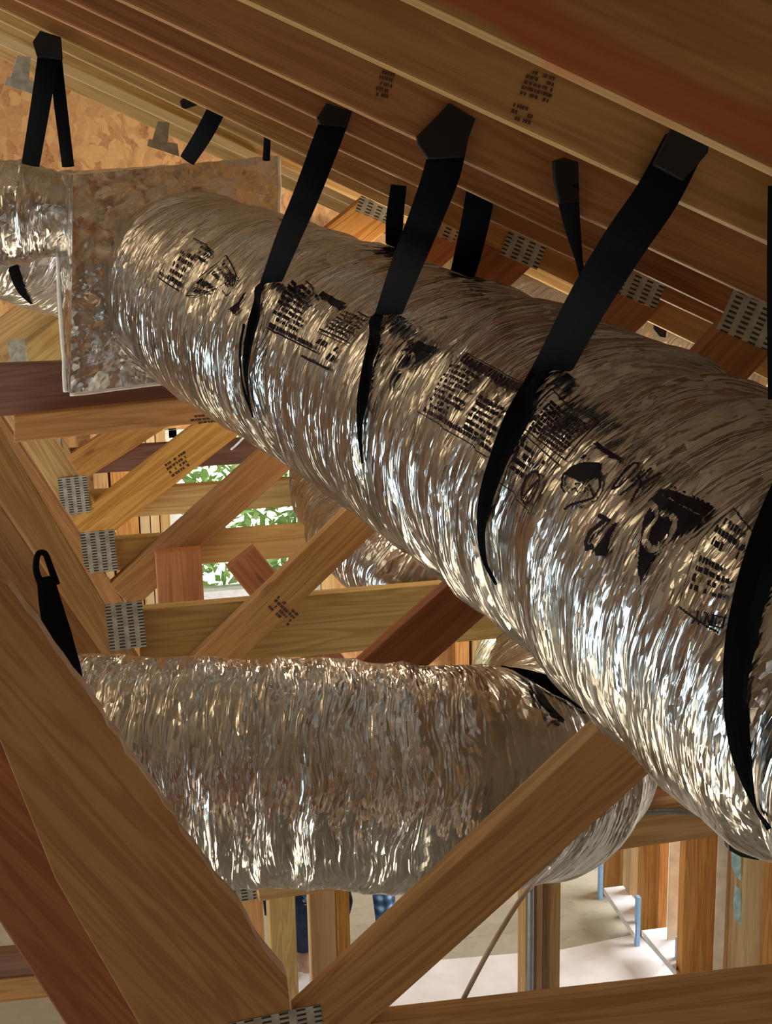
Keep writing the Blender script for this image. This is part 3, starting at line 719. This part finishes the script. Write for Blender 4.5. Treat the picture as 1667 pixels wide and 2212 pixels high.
def plaid():
    t = NT('blue_plaid'); tc = t.add('ShaderNodeTexCoord'); sx = t.add('ShaderNodeSeparateXYZ'); t.link(tc.outputs['Object'], sx.inputs[0])
    a = t.math('SINE', t.math('MULTIPLY', sx.outputs[2], 160)); b = t.math('SINE', t.math('MULTIPLY', sx.outputs[0], 140))
    f = t.math('MULTIPLY_ADD', t.math('ADD', a, b), .22, .5)
    t.link(t.ramp(f, [(.2, (.01, .03, .08)), (.6, (.05, .13, .25)), (.9, (.35, .55, .75))]), t.b.inputs['Base Color']); t.b.inputs['Roughness'].default_value = .9
    return t.m
M['plaid'] = plaid()
person()

# ------------------------------------------------------------------ foil box (plenum)
FD = 3.30
pb = empty('foil_plenum_box', atY(380, 840, 3.2), 'foil faced duct box at upper left where the big round duct starts', 'duct box'); bpy.context.view_layer.update()
fc = [atD(158, 378, 3.42), atD(603, 336, 3.62), atD(607, 800, 3.62), atD(152, 852, 3.42)]
def board_panel(name, c, mat, parent, nx=60, ny=60, amp=.0025, seed=5, thick=.02, nrm=None):
    c = [np.array(tuple(p)) for p in c]; vs_ = []; uv = []; r = np.random.RandomState(seed)
    lx = np.linalg.norm(c[1] - c[0]); ly = np.linalg.norm(c[3] - c[0]); n = np.cross(c[1] - c[0], c[3] - c[0]); n /= np.linalg.norm(n)
    if nrm is not None and n @ np.array(nrm) < 0: n = -n
    for j in range(ny + 1):
        for i in range(nx + 1):
            u, v = i / nx, j / ny; p = (c[0] * (1 - u) + c[1] * u) * (1 - v) + (c[3] * (1 - u) + c[2] * u) * v
            q = vnoise(np.array([u * lx / .05]), np.array([v * ly / .05]), 64, seed)[0]; e = min(u, v, 1 - u, 1 - v) * 12
            vs_.append(p + n * amp * (1 - 2 * abs(2 * q - 1)) * min(1, e)); uv.append((u * lx, v * ly))
    fs = [(j * (nx + 1) + i, j * (nx + 1) + i + 1, (j + 1) * (nx + 1) + i + 1, (j + 1) * (nx + 1) + i) for j in range(ny) for i in range(nx)]
    return mesh_obj(name, vs_, fs, mat, parent, smooth=True, uvs=uv)
back = [atD(116, 372, 3.72), atD(560, 345, 3.95), atD(560, 790, 3.95), atD(146, 846, 3.6)]
board_panel('front_panel', fc, M['foil_board'], pb, amp=.006, seed=21)
board_panel('side_panel', [back[0], fc[0], fc[3], back[3]], M['foil_board'], pb, 20, 60, amp=.004, seed=22)
board_panel('top_panel', [back[0], back[1], fc[1], fc[0]], M['foil_board'], pb, 60, 20, amp=.003, seed=23)
board_panel('side_panel', [fc[1], back[1], back[2], fc[2]], M['foil_board'], pb, 20, 60, seed=24)
board_panel('bottom_panel', [fc[3], fc[2], back[2], back[3]], M['foil_board'], pb, 60, 20, seed=25)
board_panel('back_panel', [back[1], back[0], back[3], back[2]], M['foil_board'], pb, 60, 20, seed=26)
def edge_strip(a, b, r=.005, n=14, seed=1):
    rr = random.Random(seed); pts = [a.lerp(b, i / n) + Vector((rr.uniform(-1, 1), rr.uniform(-1, 1), rr.uniform(-1, 1))) * .0015 for i in range(n + 1)]
    o = tube('taped_edge', pts, r, M['board_edge'], pb, 8, 3); return o
edge_strip(back[0] - Vector((.004, 0, 0)), back[3] - Vector((.004, 0, 0)), .0055)
edge_strip(fc[3], fc[2], .004, seed=3); edge_strip(fc[1], fc[2], .004, seed=4)

# ------------------------------------------------------------------ ducts
BR = .222
big = Duct([atD(428, 618, 3.56), atD(436, 632, 3.45), atD(540, 685, 3.24), atD(720, 768, 3.0), atD(920, 868, 2.66), atD(1134, 980, 2.33), atD(1316, 1085, 2.10), atD(1500, 1215, 1.92), atD(1760, 1400, 1.74), atD(2100, 1640, 1.55)], BR, 40, 1.0, du=.005, nv=300, radii=[.205, .207, .216] + [BR] * 7)
db = empty('flexible_duct', atD(720, 765, 3.0), 'large round wrinkled foil duct with black printing, running from the box to lower right', 'duct'); bpy.context.view_layer.update()
big.build('foil_jacket', M['foil'], db)
sp = []
for px, py, a in ((545, 860, .020), (782, 980, .010), (1050, 1190, .018), (1600, 1560, .030)):
    q = big.param(px, py)
    if q: sp.append((q[0], .035, a))
big.pinch = tuple(sp)
bpy.data.objects.remove(big.obj, do_unlink=True)
big.build('foil_jacket', M['foil'], db)

BR2 = .207
d2 = Duct([atD(-260, 1648, 2.84), atD(150, 1660, 2.84), atD(600, 1668, 2.84), atD(950, 1682, 2.86), atD(1100, 1680, 2.95), atD(1190, 1655, 3.12), atD(1215, 1590, 3.4), atD(1200, 1530, 3.7), atD(1180, 1480, 4.1)], BR2, 77, .7, du=.006, nv=240)
e2 = empty('flexible_duct', atD(600, 1880, 2.86), 'horizontal foil flexible duct without printing across the middle lower part', 'duct'); bpy.context.view_layer.update()
d2.pinch = ((d2.L * .60, .05, .02),)
d2.build('foil_jacket', M['foil'], e2)
# short stub of the small duct left of the box
d3 = Duct([atD(-260, 458, 3.7), atD(0, 460, 3.66), atD(60, 460, 3.66), atD(128, 462, 3.66), atD(150, 462, 3.68)], .118, 91, .8, du=.006, nv=140, radii=[.118, .118, .118, .098, .095])
e3 = empty('flexible_duct', atD(60, 460, 3.66), 'small foil duct entering the left side of the box at the left frame edge', 'duct'); bpy.context.view_layer.update()
d3.build('foil_jacket', M['foil'], e3)
d4 = Duct([atD(-200, 500, 3.9), atD(0, 530, 3.98), atD(100, 570, 4.1), atD(260, 620, 4.3)], .125, 95, .7, du=.008, nv=120)
e4 = empty('flexible_duct', atD(60, 560, 3.98), 'second small foil duct, partly seen below the one joined to the box', 'duct'); bpy.context.view_layer.update()
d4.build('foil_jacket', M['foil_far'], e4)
# ducts seen behind the big one
d5 = Duct([atD(560, 640, 4.6), atD(760, 620, 4.3), atD(1000, 680, 4.1), atD(1300, 745, 3.8), atD(1650, 870, 3.5), atD(2000, 960, 3.3)], .125, 55, .6, du=.01, nv=110)
e5 = empty('flexible_duct', atD(760, 600, 4.3), 'pale foil duct glimpsed behind the top edge of the big printed duct', 'duct'); bpy.context.view_layer.update()
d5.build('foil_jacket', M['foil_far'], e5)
d6 = Duct([atD(700, 1000, 4.6), atD(730, 1120, 4.3), atD(830, 1215, 3.95), atD(960, 1260, 3.9), atD(1180, 1270, 3.9), atD(1500, 1290, 3.9)], .105, 66, .8, du=.008, nv=120)
e6 = empty('flexible_duct', atD(860, 1230, 3.9), 'foil duct dipping behind the stamped web under the big duct', 'duct'); bpy.context.view_layer.update()
d6.build('foil_jacket', M['foil'], e6)

# ------------------------------------------------------------------ print on the big duct
def P2(px, py): return big.param(px, py)
def decal(polys, org, ang, sx, sy, name, skew=0.0, off=.0022):
    """polys: lists of 2-D points (metres, x along print line, y up); org = (s, th)"""
    ca, sa = math.cos(ang), math.sin(ang); verts = []; faces = []
    for poly in polys:
        k = len(verts); A = np.array(poly, float) * (sx, sy); A[:, 0] += skew * A[:, 1]
        s = org[0] + A[:, 0] * ca - A[:, 1] * sa; v = A[:, 0] * sa + A[:, 1] * ca; th = org[1] + v / BR
        Q = big.surf(s, th, off); verts += [tuple(q) for q in Q]; faces.append(tuple(range(k, k + len(poly))))
    return mesh_obj(name, verts, faces, M['ink'], db)
def line(a, b, w):
    a = Vector(a); b = Vector(b); n = max(1, int((b - a).length / .006)); d = (b - a).normalized(); p = Vector((-d.y, d.x)) * w / 2; out = []
    for i in range(n):
        q, r = a.lerp(b, i / n), a.lerp(b, (i + 1) / n); out.append([tuple(q - p), tuple(r - p), tuple(r + p), tuple(q + p)])
    return out
def blob(x, y, w, h, rr):
    j = lambda: rr.uniform(.75, 1.15)
    return [[(x - w / 2 * j(), y - h / 2 * j()), (x + w / 2 * j(), y - h / 2 * j()), (x + w / 2 * j(), y + h / 2 * j()), (x - w / 2 * j(), y + h / 2 * j())]]
def textblock(x0, y0, x1, rows, rh, rr, gap=.3, ragged=True):
    out = []
    for r in range(rows):
        y = y0 - r * rh; x = x0; e = x1 - (rr.uniform(0, .3) * (x1 - x0) if ragged else 0)
        while x < e:
            w = rr.uniform(.35, .8) * rh
            if rr.random() > .12: out += blob(x + w / 2, y, w * .85, rh * (1 - gap) * rr.uniform(.7, 1), rr)
            x += w + rh * .16
    return out
def frame(x0, y0, x1, y1, w): return line((x0, y0), (x1, y0), w) + line((x1, y0), (x1, y1), w) + line((x1, y1), (x0, y1), w) + line((x0, y1), (x0, y0), w)
def glyphs(strokes, w):
    out = []
    for st in strokes:
        for a, b in zip(st[:-1], st[1:]): out += line(a, b, w)
    return out
def arc(cx, cy, rx, ry, a0, a1, n=14): return [(cx + rx * math.cos(a0 + (a1 - a0) * i / n), cy + ry * math.sin(a0 + (a1 - a0) * i / n)) for i in range(n + 1)]

def quadmap(polys, name, corners, off=.0045, cut=(), cell=.0013):
    """polys in unit square mapped between four pixel-located surface points: (0,0),(1,0),(1,1),(0,1);
    the inked area is diced into small faces that follow the wrinkled jacket"""
    q = [P2(*c) for c in corners]
    if any(v is None for v in q): print('decal off', name, q); return
    q = np.array(q); base = q[0, 1]
    q[:, 1] = base + (q[:, 1] - base + math.pi) % (2 * math.pi) - math.pi
    A = np.concatenate([np.array(p, float) for p in polys]); lo = A.min(0); hi = A.max(0)
    m = np.array([1, BR]); lu = (np.linalg.norm((q[1] - q[0]) * m) + np.linalg.norm((q[2] - q[3]) * m)) / 2; lv = (np.linalg.norm((q[3] - q[0]) * m) + np.linalg.norm((q[2] - q[1]) * m)) / 2
    nu = max(6, int((hi[0] - lo[0]) * lu / cell)); nv = max(6, int((hi[1] - lo[1]) * lv / cell))
    gu = lo[0] + (np.arange(nu) + .5) / nu * (hi[0] - lo[0]); gv = lo[1] + (np.arange(nv) + .5) / nv * (hi[1] - lo[1])
    mask = np.zeros((nu, nv), bool)
    for plist, val in ((polys, True), (cut, False)):
        for p in plist:
            p = np.array(p, float); a0, a1 = p.min(0), p.max(0)
            iu = np.where((gu >= a0[0]) & (gu <= a1[0]))[0]; iv = np.where((gv >= a0[1]) & (gv <= a1[1]))[0]
            if not len(iu) or not len(iv): continue
            U, V = np.meshgrid(gu[iu], gv[iv], indexing='ij'); ins = np.zeros(U.shape, bool); k = len(p)
            for a in range(k):
                x1, y1 = p[a]; x2, y2 = p[(a + 1) % k]
                if y1 == y2: continue
                ins ^= ((y1 > V) != (y2 > V)) & (U < (x2 - x1) * (V - y1) / (y2 - y1) + x1)
            sub = mask[np.ix_(iu, iv)]; sub[ins] = val; mask[np.ix_(iu, iv)] = sub
    I, J = np.where(mask)
    if not len(I): return
    vid = {}; uvl = []; faces = []
    for a, b in zip(I.tolist(), J.tolist()):
        f = []
        for c in ((a, b), (a + 1, b), (a + 1, b + 1), (a, b + 1)):
            if c not in vid: vid[c] = len(uvl); uvl.append(c)
            f.append(vid[c])
        faces.append(f)
    g = np.array(uvl, float); u = (lo[0] + g[:, 0] / nu * (hi[0] - lo[0]))[:, None]; v = (lo[1] + g[:, 1] / nv * (hi[1] - lo[1]))[:, None]
    pos = (q[0] * (1 - u) + q[1] * u) * (1 - v) + (q[3] * (1 - u) + q[2] * u) * v
    Q = big.surf(pos[:, 0], pos[:, 1], off)
    return mesh_obj(name, Q, faces, M['ink'], db, smooth=True)
def pix(polys, name, x0, y0, x1, y1, ox=0, oy=0, sc=1.0, cut=()):
    """traced outlines in picture units of a crop -> surface"""
    f = lambda p: [((x - x0) / (x1 - x0), (y1 - y) / (y1 - y0)) for x, y in p]
    c = [(ox + x / sc, oy + y / sc) for x, y in ((x0, y1), (x1, y1), (x1, y0), (x0, y0))]
    return quadmap([f(p) for p in polys], name, c, cut=[f(p) for p in cut])
def pl(pts, w):
    """stroke: one thick polygon per segment plus round joints, in crop units"""
    out = []
    for a, b in zip(pts[:-1], pts[1:]):
        a = Vector(a); b = Vector(b); d = (b - a).normalized(); n = Vector((-d.y, d.x)) * w / 2
        out.append([tuple(a - n), tuple(b - n), tuple(b + n), tuple(a + n)])
    for a in pts: out.append([(a[0] + w / 2 * math.cos(t), a[1] + w / 2 * math.sin(t)) for t in np.linspace(0, 2 * math.pi, 9)[:-1]])
    return out
def uline(a, b, w, asp=1.0):
    """line in the unit square of aspect (width/height) asp"""
    a = Vector((a[0] * asp, a[1])); b = Vector((b[0] * asp, b[1])); n = max(1, int((b - a).length / .06)); d = (b - a).normalized(); p = Vector((-d.y, d.x)) * w / 2; out = []
    for i in range(n):
        q, r = a.lerp(b, i / n), a.lerp(b, (i + 1) / n); out.append([((v.x) / asp, v.y) for v in (q - p, r - p, r + p, q + p)])
    return out
def upath(pts, w, asp=1.0):
    out = []
    for a, b in zip(pts[:-1], pts[1:]): out += uline(a, b, w, asp)
    return out
def utext(x0, y0, x1, y1, rows, rr, dens=.88, cw=.055, fill=.68, ragged=.25):
    out = []; rh = (y1 - y0) / rows
    for r in range(rows):
        y = y1 - (r + .5) * rh; x = x0; e = x1 - rr.uniform(0, ragged) * (x1 - x0)
        while x < e:
            w = rr.uniform(.6, 1.3) * cw
            if rr.random() < dens: out += blob(x + w / 2, y, w * .82, rh * fill * rr.uniform(.75, 1.1), rr)
            x += w
    return out
rr = random.Random(4)
# 1: first small label near the box
quadmap(upath([(0, .35), (0, 0), (.62, 0)], .02) + upath([(.30, 1), (.62, 1), (.9, .85), (.8, .62)], .025) + utext(.25, .05, .62, .72, 5, rr) + utext(.52, .65, .88, .97, 3, rr) + utext(.0, .05, .2, .22, 2, rr, .6),
        'printed_label', [(345, 600), (425, 655), (478, 545), (400, 508)])
quadmap(upath([(0, 0), (0, 1), (1, 1), (1, 0), (0, 0)], .03) + utext(.08, .55, .9, .95, 3, rr, .7, .09) + utext(.05, .05, .95, .45, 2, rr, .9, .12), 'printed_label', [(405, 640), (440, 640), (515, 600), (490, 555)])
quadmap(upath([(.1, .2), (.4, 0), (.9, .3), (1, .7), (.6, .9)], .05) + utext(.25, .4, .9, .9, 4, rr, 1, .16, .9, 0), 'printed_mark', [(480, 640), (500, 640), (515, 590), (480, 585)])
quadmap([[(0, 0), (.5, .1), (1, 1), (.7, .9), (.45, .45)]] + [[(.1, .1), (.4, -.2), (.8, .1), (.4, .3)]], 'printed_digit', [(495, 672), (528, 672), (535, 633), (515, 633)])
# 2: label between first and second strap
quadmap(upath([(0, 0), (1, 0)], .02) + utext(.0, .02, .92, .12, 1, rr, 1, .05, .8, 0) + utext(.0, .15, .62, .93, 8, rr) + upath([(.05, .8), (.1, .98), (.4, 1), (.55, .86), (.5, .75)], .02), 'printed_label', [(580, 710), (690, 765), (735, 660), (640, 598)])
quadmap([[(0, 0), (1, 0), (1, 1), (0, 1)]], 'printed_banner', [(690, 642), (735, 668), (752, 660), (700, 632)])
quadmap(upath([(0, 0), (1, 0)], .03) + upath([(1, 0), (1, 1), (.45, 1)], .02) + utext(.15, .55, .95, .95, 6, rr, .95, .06) + uline((0.0, .5), (.95, .5), .02) + uline((0, .45), (.95, .45), .015) + utext(.1, .1, .9, .4, 2, rr, .4, .12), 'printed_label', [(655, 770), (715, 800), (812, 690), (745, 665)])
# 3: large label crossed by the third strap
quadmap(upath([(0, 0.03), (1, 0)], .014) + upath([(0, .05), (0, .95)], .008) + upath([(.12, 1), (1, 1)], .014) + utext(.04, .06, .98, .13, 1, rr, 1, .03, .9, 0) + utext(.18, .86, 1, .98, 2, rr, 1, .03, 1.1, 0)
        + utext(.05, .15, .50, .82, 9, rr) + utext(.62, .12, .98, .62, 6, rr, .95, .06), 'printed_label', [(905, 895), (1058, 990), (1142, 832), (985, 758)])
quadmap(upath([(0, 0), (0, 1), (1, 1), (1, 0), (0, 0)], .018) + utext(.08, .05, .92, .85, 8, rr, 1, .05, .85, .1), 'printed_label', [(1130, 925), (1225, 998), (1298, 918), (1195, 845)])
quadmap(uline((0, 0), (1, 0), .02) + upath([(1, 0), (1, 1)], .015) + uline((0.05, 1), (1, 1), .015) + utext(.05, .3, .45, .9, 4, rr, .7, .1) + upath(arc(.72, .35, .16, .3, 0, 6.28, 18), .05) + uline((.66, .12), (.8, .55), .05) + [arc(.42, .45, .07, .09, 0, 6.28, 12)] + [arc(.72, .85, .04, .05, 0, 6.28, 10)], 'printed_label', [(1085, 1045), (1150, 1112), (1212, 1008), (1128, 935)])
# logo: hooked triangle with a loop
LM = [[(770, 480), (830, 430), (862, 385), (1250, 512), (1165, 615), (1060, 700), (965, 770), (835, 862), (760, 970), (716, 1088), (708, 960), (735, 850), (745, 740), (760, 600), (800, 540)]]
LC = pl([(800, 500), (845, 545), (850, 610), (800, 690), (775, 770), (800, 835), (860, 815), (930, 750), (970, 680), (975, 615), (940, 575), (905, 590)], 48) + pl([(890, 450), (1170, 590)], 12)
rl = random.Random(8)
LT = [q for r in range(3) for k in range(9) for q in [[(940 + k * 32 - r * 16 + dx, 372 + k * 14 + r * 28 + dy) for dx, dy in ((0, 0), (22, 9), (20, 24), (-3, 15))]] if rl.random() > .15]
pix(LM + LT, 'printed_logo', 700, 350, 1270, 1100, 1180, 950, 3.42, cut=LC)
def shift(P, f): return [[f(x, y) for x, y in p] for p in P]
g = lambda x, y: ((x - 700) * .62 + 100, (y - 350) * .53 + 175)
pix(shift(LM, g), 'printed_logo', 100, 170, 470, 600, 820, 680, 3.334, cut=shift(LC, g))
# badge, dash, number pair and the digits 12
pix([[(150, 280), (215, 215), (300, 185), (410, 180), (402, 270), (350, 300), (270, 330), (210, 290)], [(300, 130), (325, 135), (300, 165), (275, 160)]] + pl([(155, 290), (145, 370), (165, 400)], 14) + pl([(400, 270), (402, 360), (360, 430), (290, 460), (200, 490), (160, 520)], 16)
    + pl([(215, 390), (240, 370), (255, 400)], 10) + pl([(300, 400), (310, 370)], 9) + pl([(335, 350), (350, 420), (375, 400)], 11) + pl([(270, 340), (240, 345)], 10), 'printed_mark', 130, 120, 420, 540, 1180, 950, 3.42)
pix([[(360, 45), (400, 35), (450, 80), (540, 130), (572, 150), (555, 172), (500, 140), (450, 120), (400, 75)]], 'printed_mark', 355, 30, 575, 175, 1180, 950, 3.42)
pix(pl([(505, 380), (560, 365), (640, 300), (700, 235), (705, 205), (665, 205), (600, 260), (540, 330), (505, 378)], 17) + pl([(790, 235), (690, 330), (640, 380), (570, 430)], 15) + pl([(700, 300), (720, 345), (850, 262)], 15) + pl([(720, 345), (670, 420), (640, 468)], 15), 'printed_digits', 490, 190, 860, 480, 1180, 950, 3.42)
pix(pl([(430, 580), (480, 605), (430, 650), (360, 700), (325, 770), (330, 815), (372, 800)], 36) + [[(520, 640), (556, 620), (500, 740), (455, 865), (390, 862), (385, 820), (450, 750)]], 'printed_digits', 300, 560, 560, 870, 1180, 950, 3.42)
# right label with ONLY upside down
quadmap(upath([(0, 0), (.0, .55), (.35, 1), (1, .93)], .018) + upath([(.0, -.05), (.85, -.22)], .022) + utext(.18, .55, .95, .9, 3, rr, .6, .1) + utext(.12, .1, .9, .45, 4, rr, .75, .1), 'printed_label', [(1475, 1300), (1585, 1330), (1640, 1150), (1560, 1080)])
quadmap(upath([(1, .1), (.72, .1), (.72, .9), (1, .9), (1, .1)], .12, 2) + upath([(.66, .95), (.66, .1), (.48, .95), (.48, .1)], .12, 2) + upath([(.42, .95), (.42, .1)], .12, 2) + upath([(.42, .95), (.28, .95)], .12, 2) + upath([(.25, 0), (.12, .45), (.0, 0)], .12, 2) + upath([(.12, .45), (.12, 1)], .12, 2), 'printed_word', [(1500, 1348), (1565, 1362), (1572, 1333), (1506, 1320)])

# ------------------------------------------------------------------ straps
SG = None
def strap(pts, label, duct=big, mat='strap', extra=None, **kw):
    o = ribbon('hanging_strap', pts, M[mat], duct, None, **kw); tag(o, label, 'strap'); return o
def strap_fold(o, pix, Y, d=.008):
    f = quadY('folded_end', pix, Y, M['strap_gloss'], o, d, .002); return f
s = strap([(1478, 310, 1.535, 92), (1420, 420, 1.53, 96), (1345, 530, 1.55, 96), (1265, 660, 1.62, 88), (1190, 800, None, 80), (1125, 905, None, 70), (1080, 1000, None, 52), (1052, 1080, None, 38), (1044, 1160, None, 26), (1052, 1215, None, 18), (1072, 1262, None, 8)], 'widest black strap, hung from the second chord and wrapped over the large printed label')
strap_fold(s, [(1452, 278), (1470, 276), (1532, 312), (1530, 330), (1475, 392), (1412, 358)], 1.52)
s = strap([(975, 270, 1.862, 80), (955, 370, 1.86, 80), (915, 480, 1.88, 72), (875, 580, 1.95, 66), (838, 680, None, 56), (808, 770, None, 42), (787, 860, None, 32), (779, 930, None, 16), (783, 1000, None, 7)], 'black strap with a large folded knot on top, crossing the middle of the big duct')
strap_fold(s, [(972, 222), (1028, 256), (1012, 300), (1005, 340), (925, 345), (902, 312), (900, 296)], 1.85)
s = strap([(728, 245, 2.28, 60), (700, 320, 2.28, 60), (660, 425, 2.30, 56), (622, 515, 2.4, 52), (585, 610, None, 44), (556, 690, None, 38), (538, 765, None, 26), (536, 825, None, 14), (548, 900, None, 8)], 'black strap nearest the box, wrapped around the big duct beside the small printed label')
strap_fold(s, [(706, 222), (762, 240), (748, 275), (690, 270), (684, 256)], 2.27)
strap([(528, 700, None, 8), (520, 760, None, 9), (528, 840, None, 9), (545, 890, None, 9)], 'thin black strap end lying beside the strap nearest the box', mat='strap')
s = strap([(1042, 372, 2.56, 60), (1032, 450, 2.56, 62), (1010, 550, 2.6, 58), (985, 640, 2.62, 48)], 'straight square-topped black strap dropping behind the big duct, right of the large knot')
strap_fold(s, [(1018, 362), (1070, 378), (1070, 408), (1062, 412), (1012, 396)], 2.55)
strap([(861, 400, 2.83, 34), (852, 480, 2.83, 38), (848, 590, 2.9, 30)], 'short black strap partly hidden behind the knotted strap above the big duct')
s = strap([(1224, 400, 1.85, 52), (1230, 450, 1.86, 42), (1238, 500, 1.9, 32), (1250, 560, 1.95, 16), (1262, 625, 2.0, 8)], 'twisted tapering black strap hanging between the two big straps')
strap_fold(s, [(1195, 348), (1220, 340), (1250, 350), (1252, 438), (1208, 440), (1198, 392)], 1.845)
strap([(1692, 400, 1.5, 66), (1690, 600, 1.5, 66), (1692, 860, 1.52, 66)], 'black strap cut by the right frame edge beside the chords')
strap([(1720, 1040, None, 92), (1672, 1150, None, 90), (1632, 1270, None, 86), (1603, 1380, None, 72), (1590, 1470, None, 56), (1592, 1560, None, 52), (1606, 1640, None, 46), (1632, 1715, None, 36), (1668, 1790, None, 26)], 'broad black strap wrapped around the big duct at the right frame edge')
s = strap([(108, 90, 2.82, 44), (92, 200, 2.84, 42), (66, 355, 2.95, 38)], 'left leg of the forked black strap at the upper left')
strap_fold(s, [(70, 90), (86, 66), (132, 80), (136, 130), (100, 125), (80, 124)], 2.81)
strap([(120, 120, 2.86, 26), (130, 220, 2.88, 28), (147, 358, 3.0, 26)], 'right leg of the forked black strap at the upper left')
strap([(474, 225, 2.86, 40), (440, 290, 2.9, 38), (405, 345, 3.0, 34)], 'slanted black strap above the middle of the foil box')
o = quadY('strap_loop', [(388, 218), (400, 210), (440, 222), (425, 228), (400, 236), (392, 232)], 2.88, M['strap_gloss'], None, .01, .002); tag(o, 'small folded black strap loop left of the slanted strap above the box', 'strap')
strap([(578, 280, 3.0, 14), (575, 345, 3.05, 16)], 'very short black strap above the right corner of the foil box')
strap([(24, 560, None, 22), (36, 600, None, 24), (48, 630, None, 16), (68, 655, None, 6)], 'black strap around the second small duct at the left', duct=d4)
# loop strap lower left
e = empty('hanging_strap', atY(90, 1190, 2.3), 'black strap with an open loop hanging beside the left end of the horizontal duct', 'strap'); bpy.context.view_layer.update()
YL = 2.12
ribbon('loop', [(88, 1262, YL, 16), (78, 1230, YL, 14), (82, 1198, YL, 13), (97, 1196, YL, 13), (108, 1222, YL, 14), (122, 1262, YL, 16)], M['strap'], None, e)
ribbon('tail', [(98, 1245, YL - .005, 36), (108, 1300, YL - .005, 48), (125, 1370, YL, 58), (145, 1440, YL + .03, 56), (165, 1500, YL + .08, 40)], M['strap'], None, e)
# strap at the elbow
strap([(1085, 1444, None, 8), (1130, 1462, None, 34), (1185, 1490, None, 62), (1235, 1515, None, 54), (1270, 1530, None, 30)], 'crumpled black strap bunched on the bend of the horizontal duct', duct=d2, mat='strap')
strap([(1120, 1450, None, 14), (1155, 1490, None, 20), (1185, 1535, None, 24), (1215, 1560, None, 14)], 'loose black strap tail on the bend of the horizontal duct', duct=d2, mat='strap_gloss')
o = quadY('strap_buckle', [(1548, 1778), (1575, 1788), (1600, 1805), (1640, 1840), (1640, 1860), (1600, 1852), (1575, 1838), (1570, 1812), (1552, 1805)], 2.2, M['strap_gloss'], None, .02, .003); tag(o, 'black bracket under the lower edge of the big duct at right', 'bracket')
o = quadY('joist_hanger', [(1545, 655), (1608, 662), (1600, 690), (1560, 712), (1548, 708)], 2.80, M['strap'], None, .01, .002); tag(o, 'dark square tape patch left of the right edge nail plate', 'tape patch')
o = quadY('strap_end', [(1411, 690), (1422, 688), (1442, 698), (1438, 730), (1425, 728), (1412, 712)], 3.2, M['strap_gloss'], None, .008, .002); tag(o, 'tiny black strap end against the bright gap above the big duct', 'strap')
# cable
tag(tube('cable', [atY(1185, 1875, 2.1), atY(1130, 1935, 2.0), atY(1075, 2020, 1.95), atY(1020, 2120, 1.93), atY(965, 2230, 1.9)], .0038, M['cable']), 'tan cable hanging down from the end of the horizontal duct', 'cable')
tag(tube('cable', [atY(395, 1015, 5.6), atY(450, 1000, 5.4), atY(500, 970, 5.2), atY(540, 930, 5.1)], .004, M['white_vinyl']), 'thin white cable crossing the bright window gap', 'cable')

# ------------------------------------------------------------------ lumber stamps (part of the boards they are printed on)
def stamp(cx, cy, w, h, ang, Y, parent, seed, rows=4):
    r2 = random.Random(seed); ca, sa = math.cos(ang), math.sin(ang); verts = []; faces = []
    for r in range(rows):
        x = -w / 2
        while x < w / 2:
            ww = r2.uniform(.08, .2) * w
            if r2.random() < .8:
                y = (r + .5) / rows * h - h / 2; hh = h / rows * .62
                k = len(verts)
                for dx, dy in ((0, -hh / 2), (ww * .8, -hh / 2), (ww * .75, hh / 2), (ww * .05, hh / 2)):
                    dx += r2.uniform(-1, 1) * ww * .12; X = x + dx; Yy = y + dy
                    verts.append(atY(cx + X * ca - Yy * sa, cy + X * sa + Yy * ca, Y - .0006))
                faces.append((k, k + 1, k + 2, k + 3))
            x += ww
    o = mesh_obj('grade_stamp', verts, faces, M['ink_wood'], parent); return o
bpy.context.view_layer.update()
stamp(830, 182, 30, 62, .25, TY['C'], T['C'], 1, 5)
stamp(1160, 185, 62, 62, .3, TY['B'], T['B'], 2, 5)
stamp(1125, 245, 42, 40, .3, TY['B'], T['B'], 3, 3)
stamp(610, 1318, 55, 38, .75, TY['G'], T['G'], 4, 4)
stamp(383, 1004, 48, 36, -.6, TY['H'] - .04, T['H'], 5, 4)
bm2 = [o for o in bpy.data.objects if o.name.startswith('lumber_beam')][1]
stamp(440, 905, 60, 22, -.1, 3.80, bm2, 6, 3)
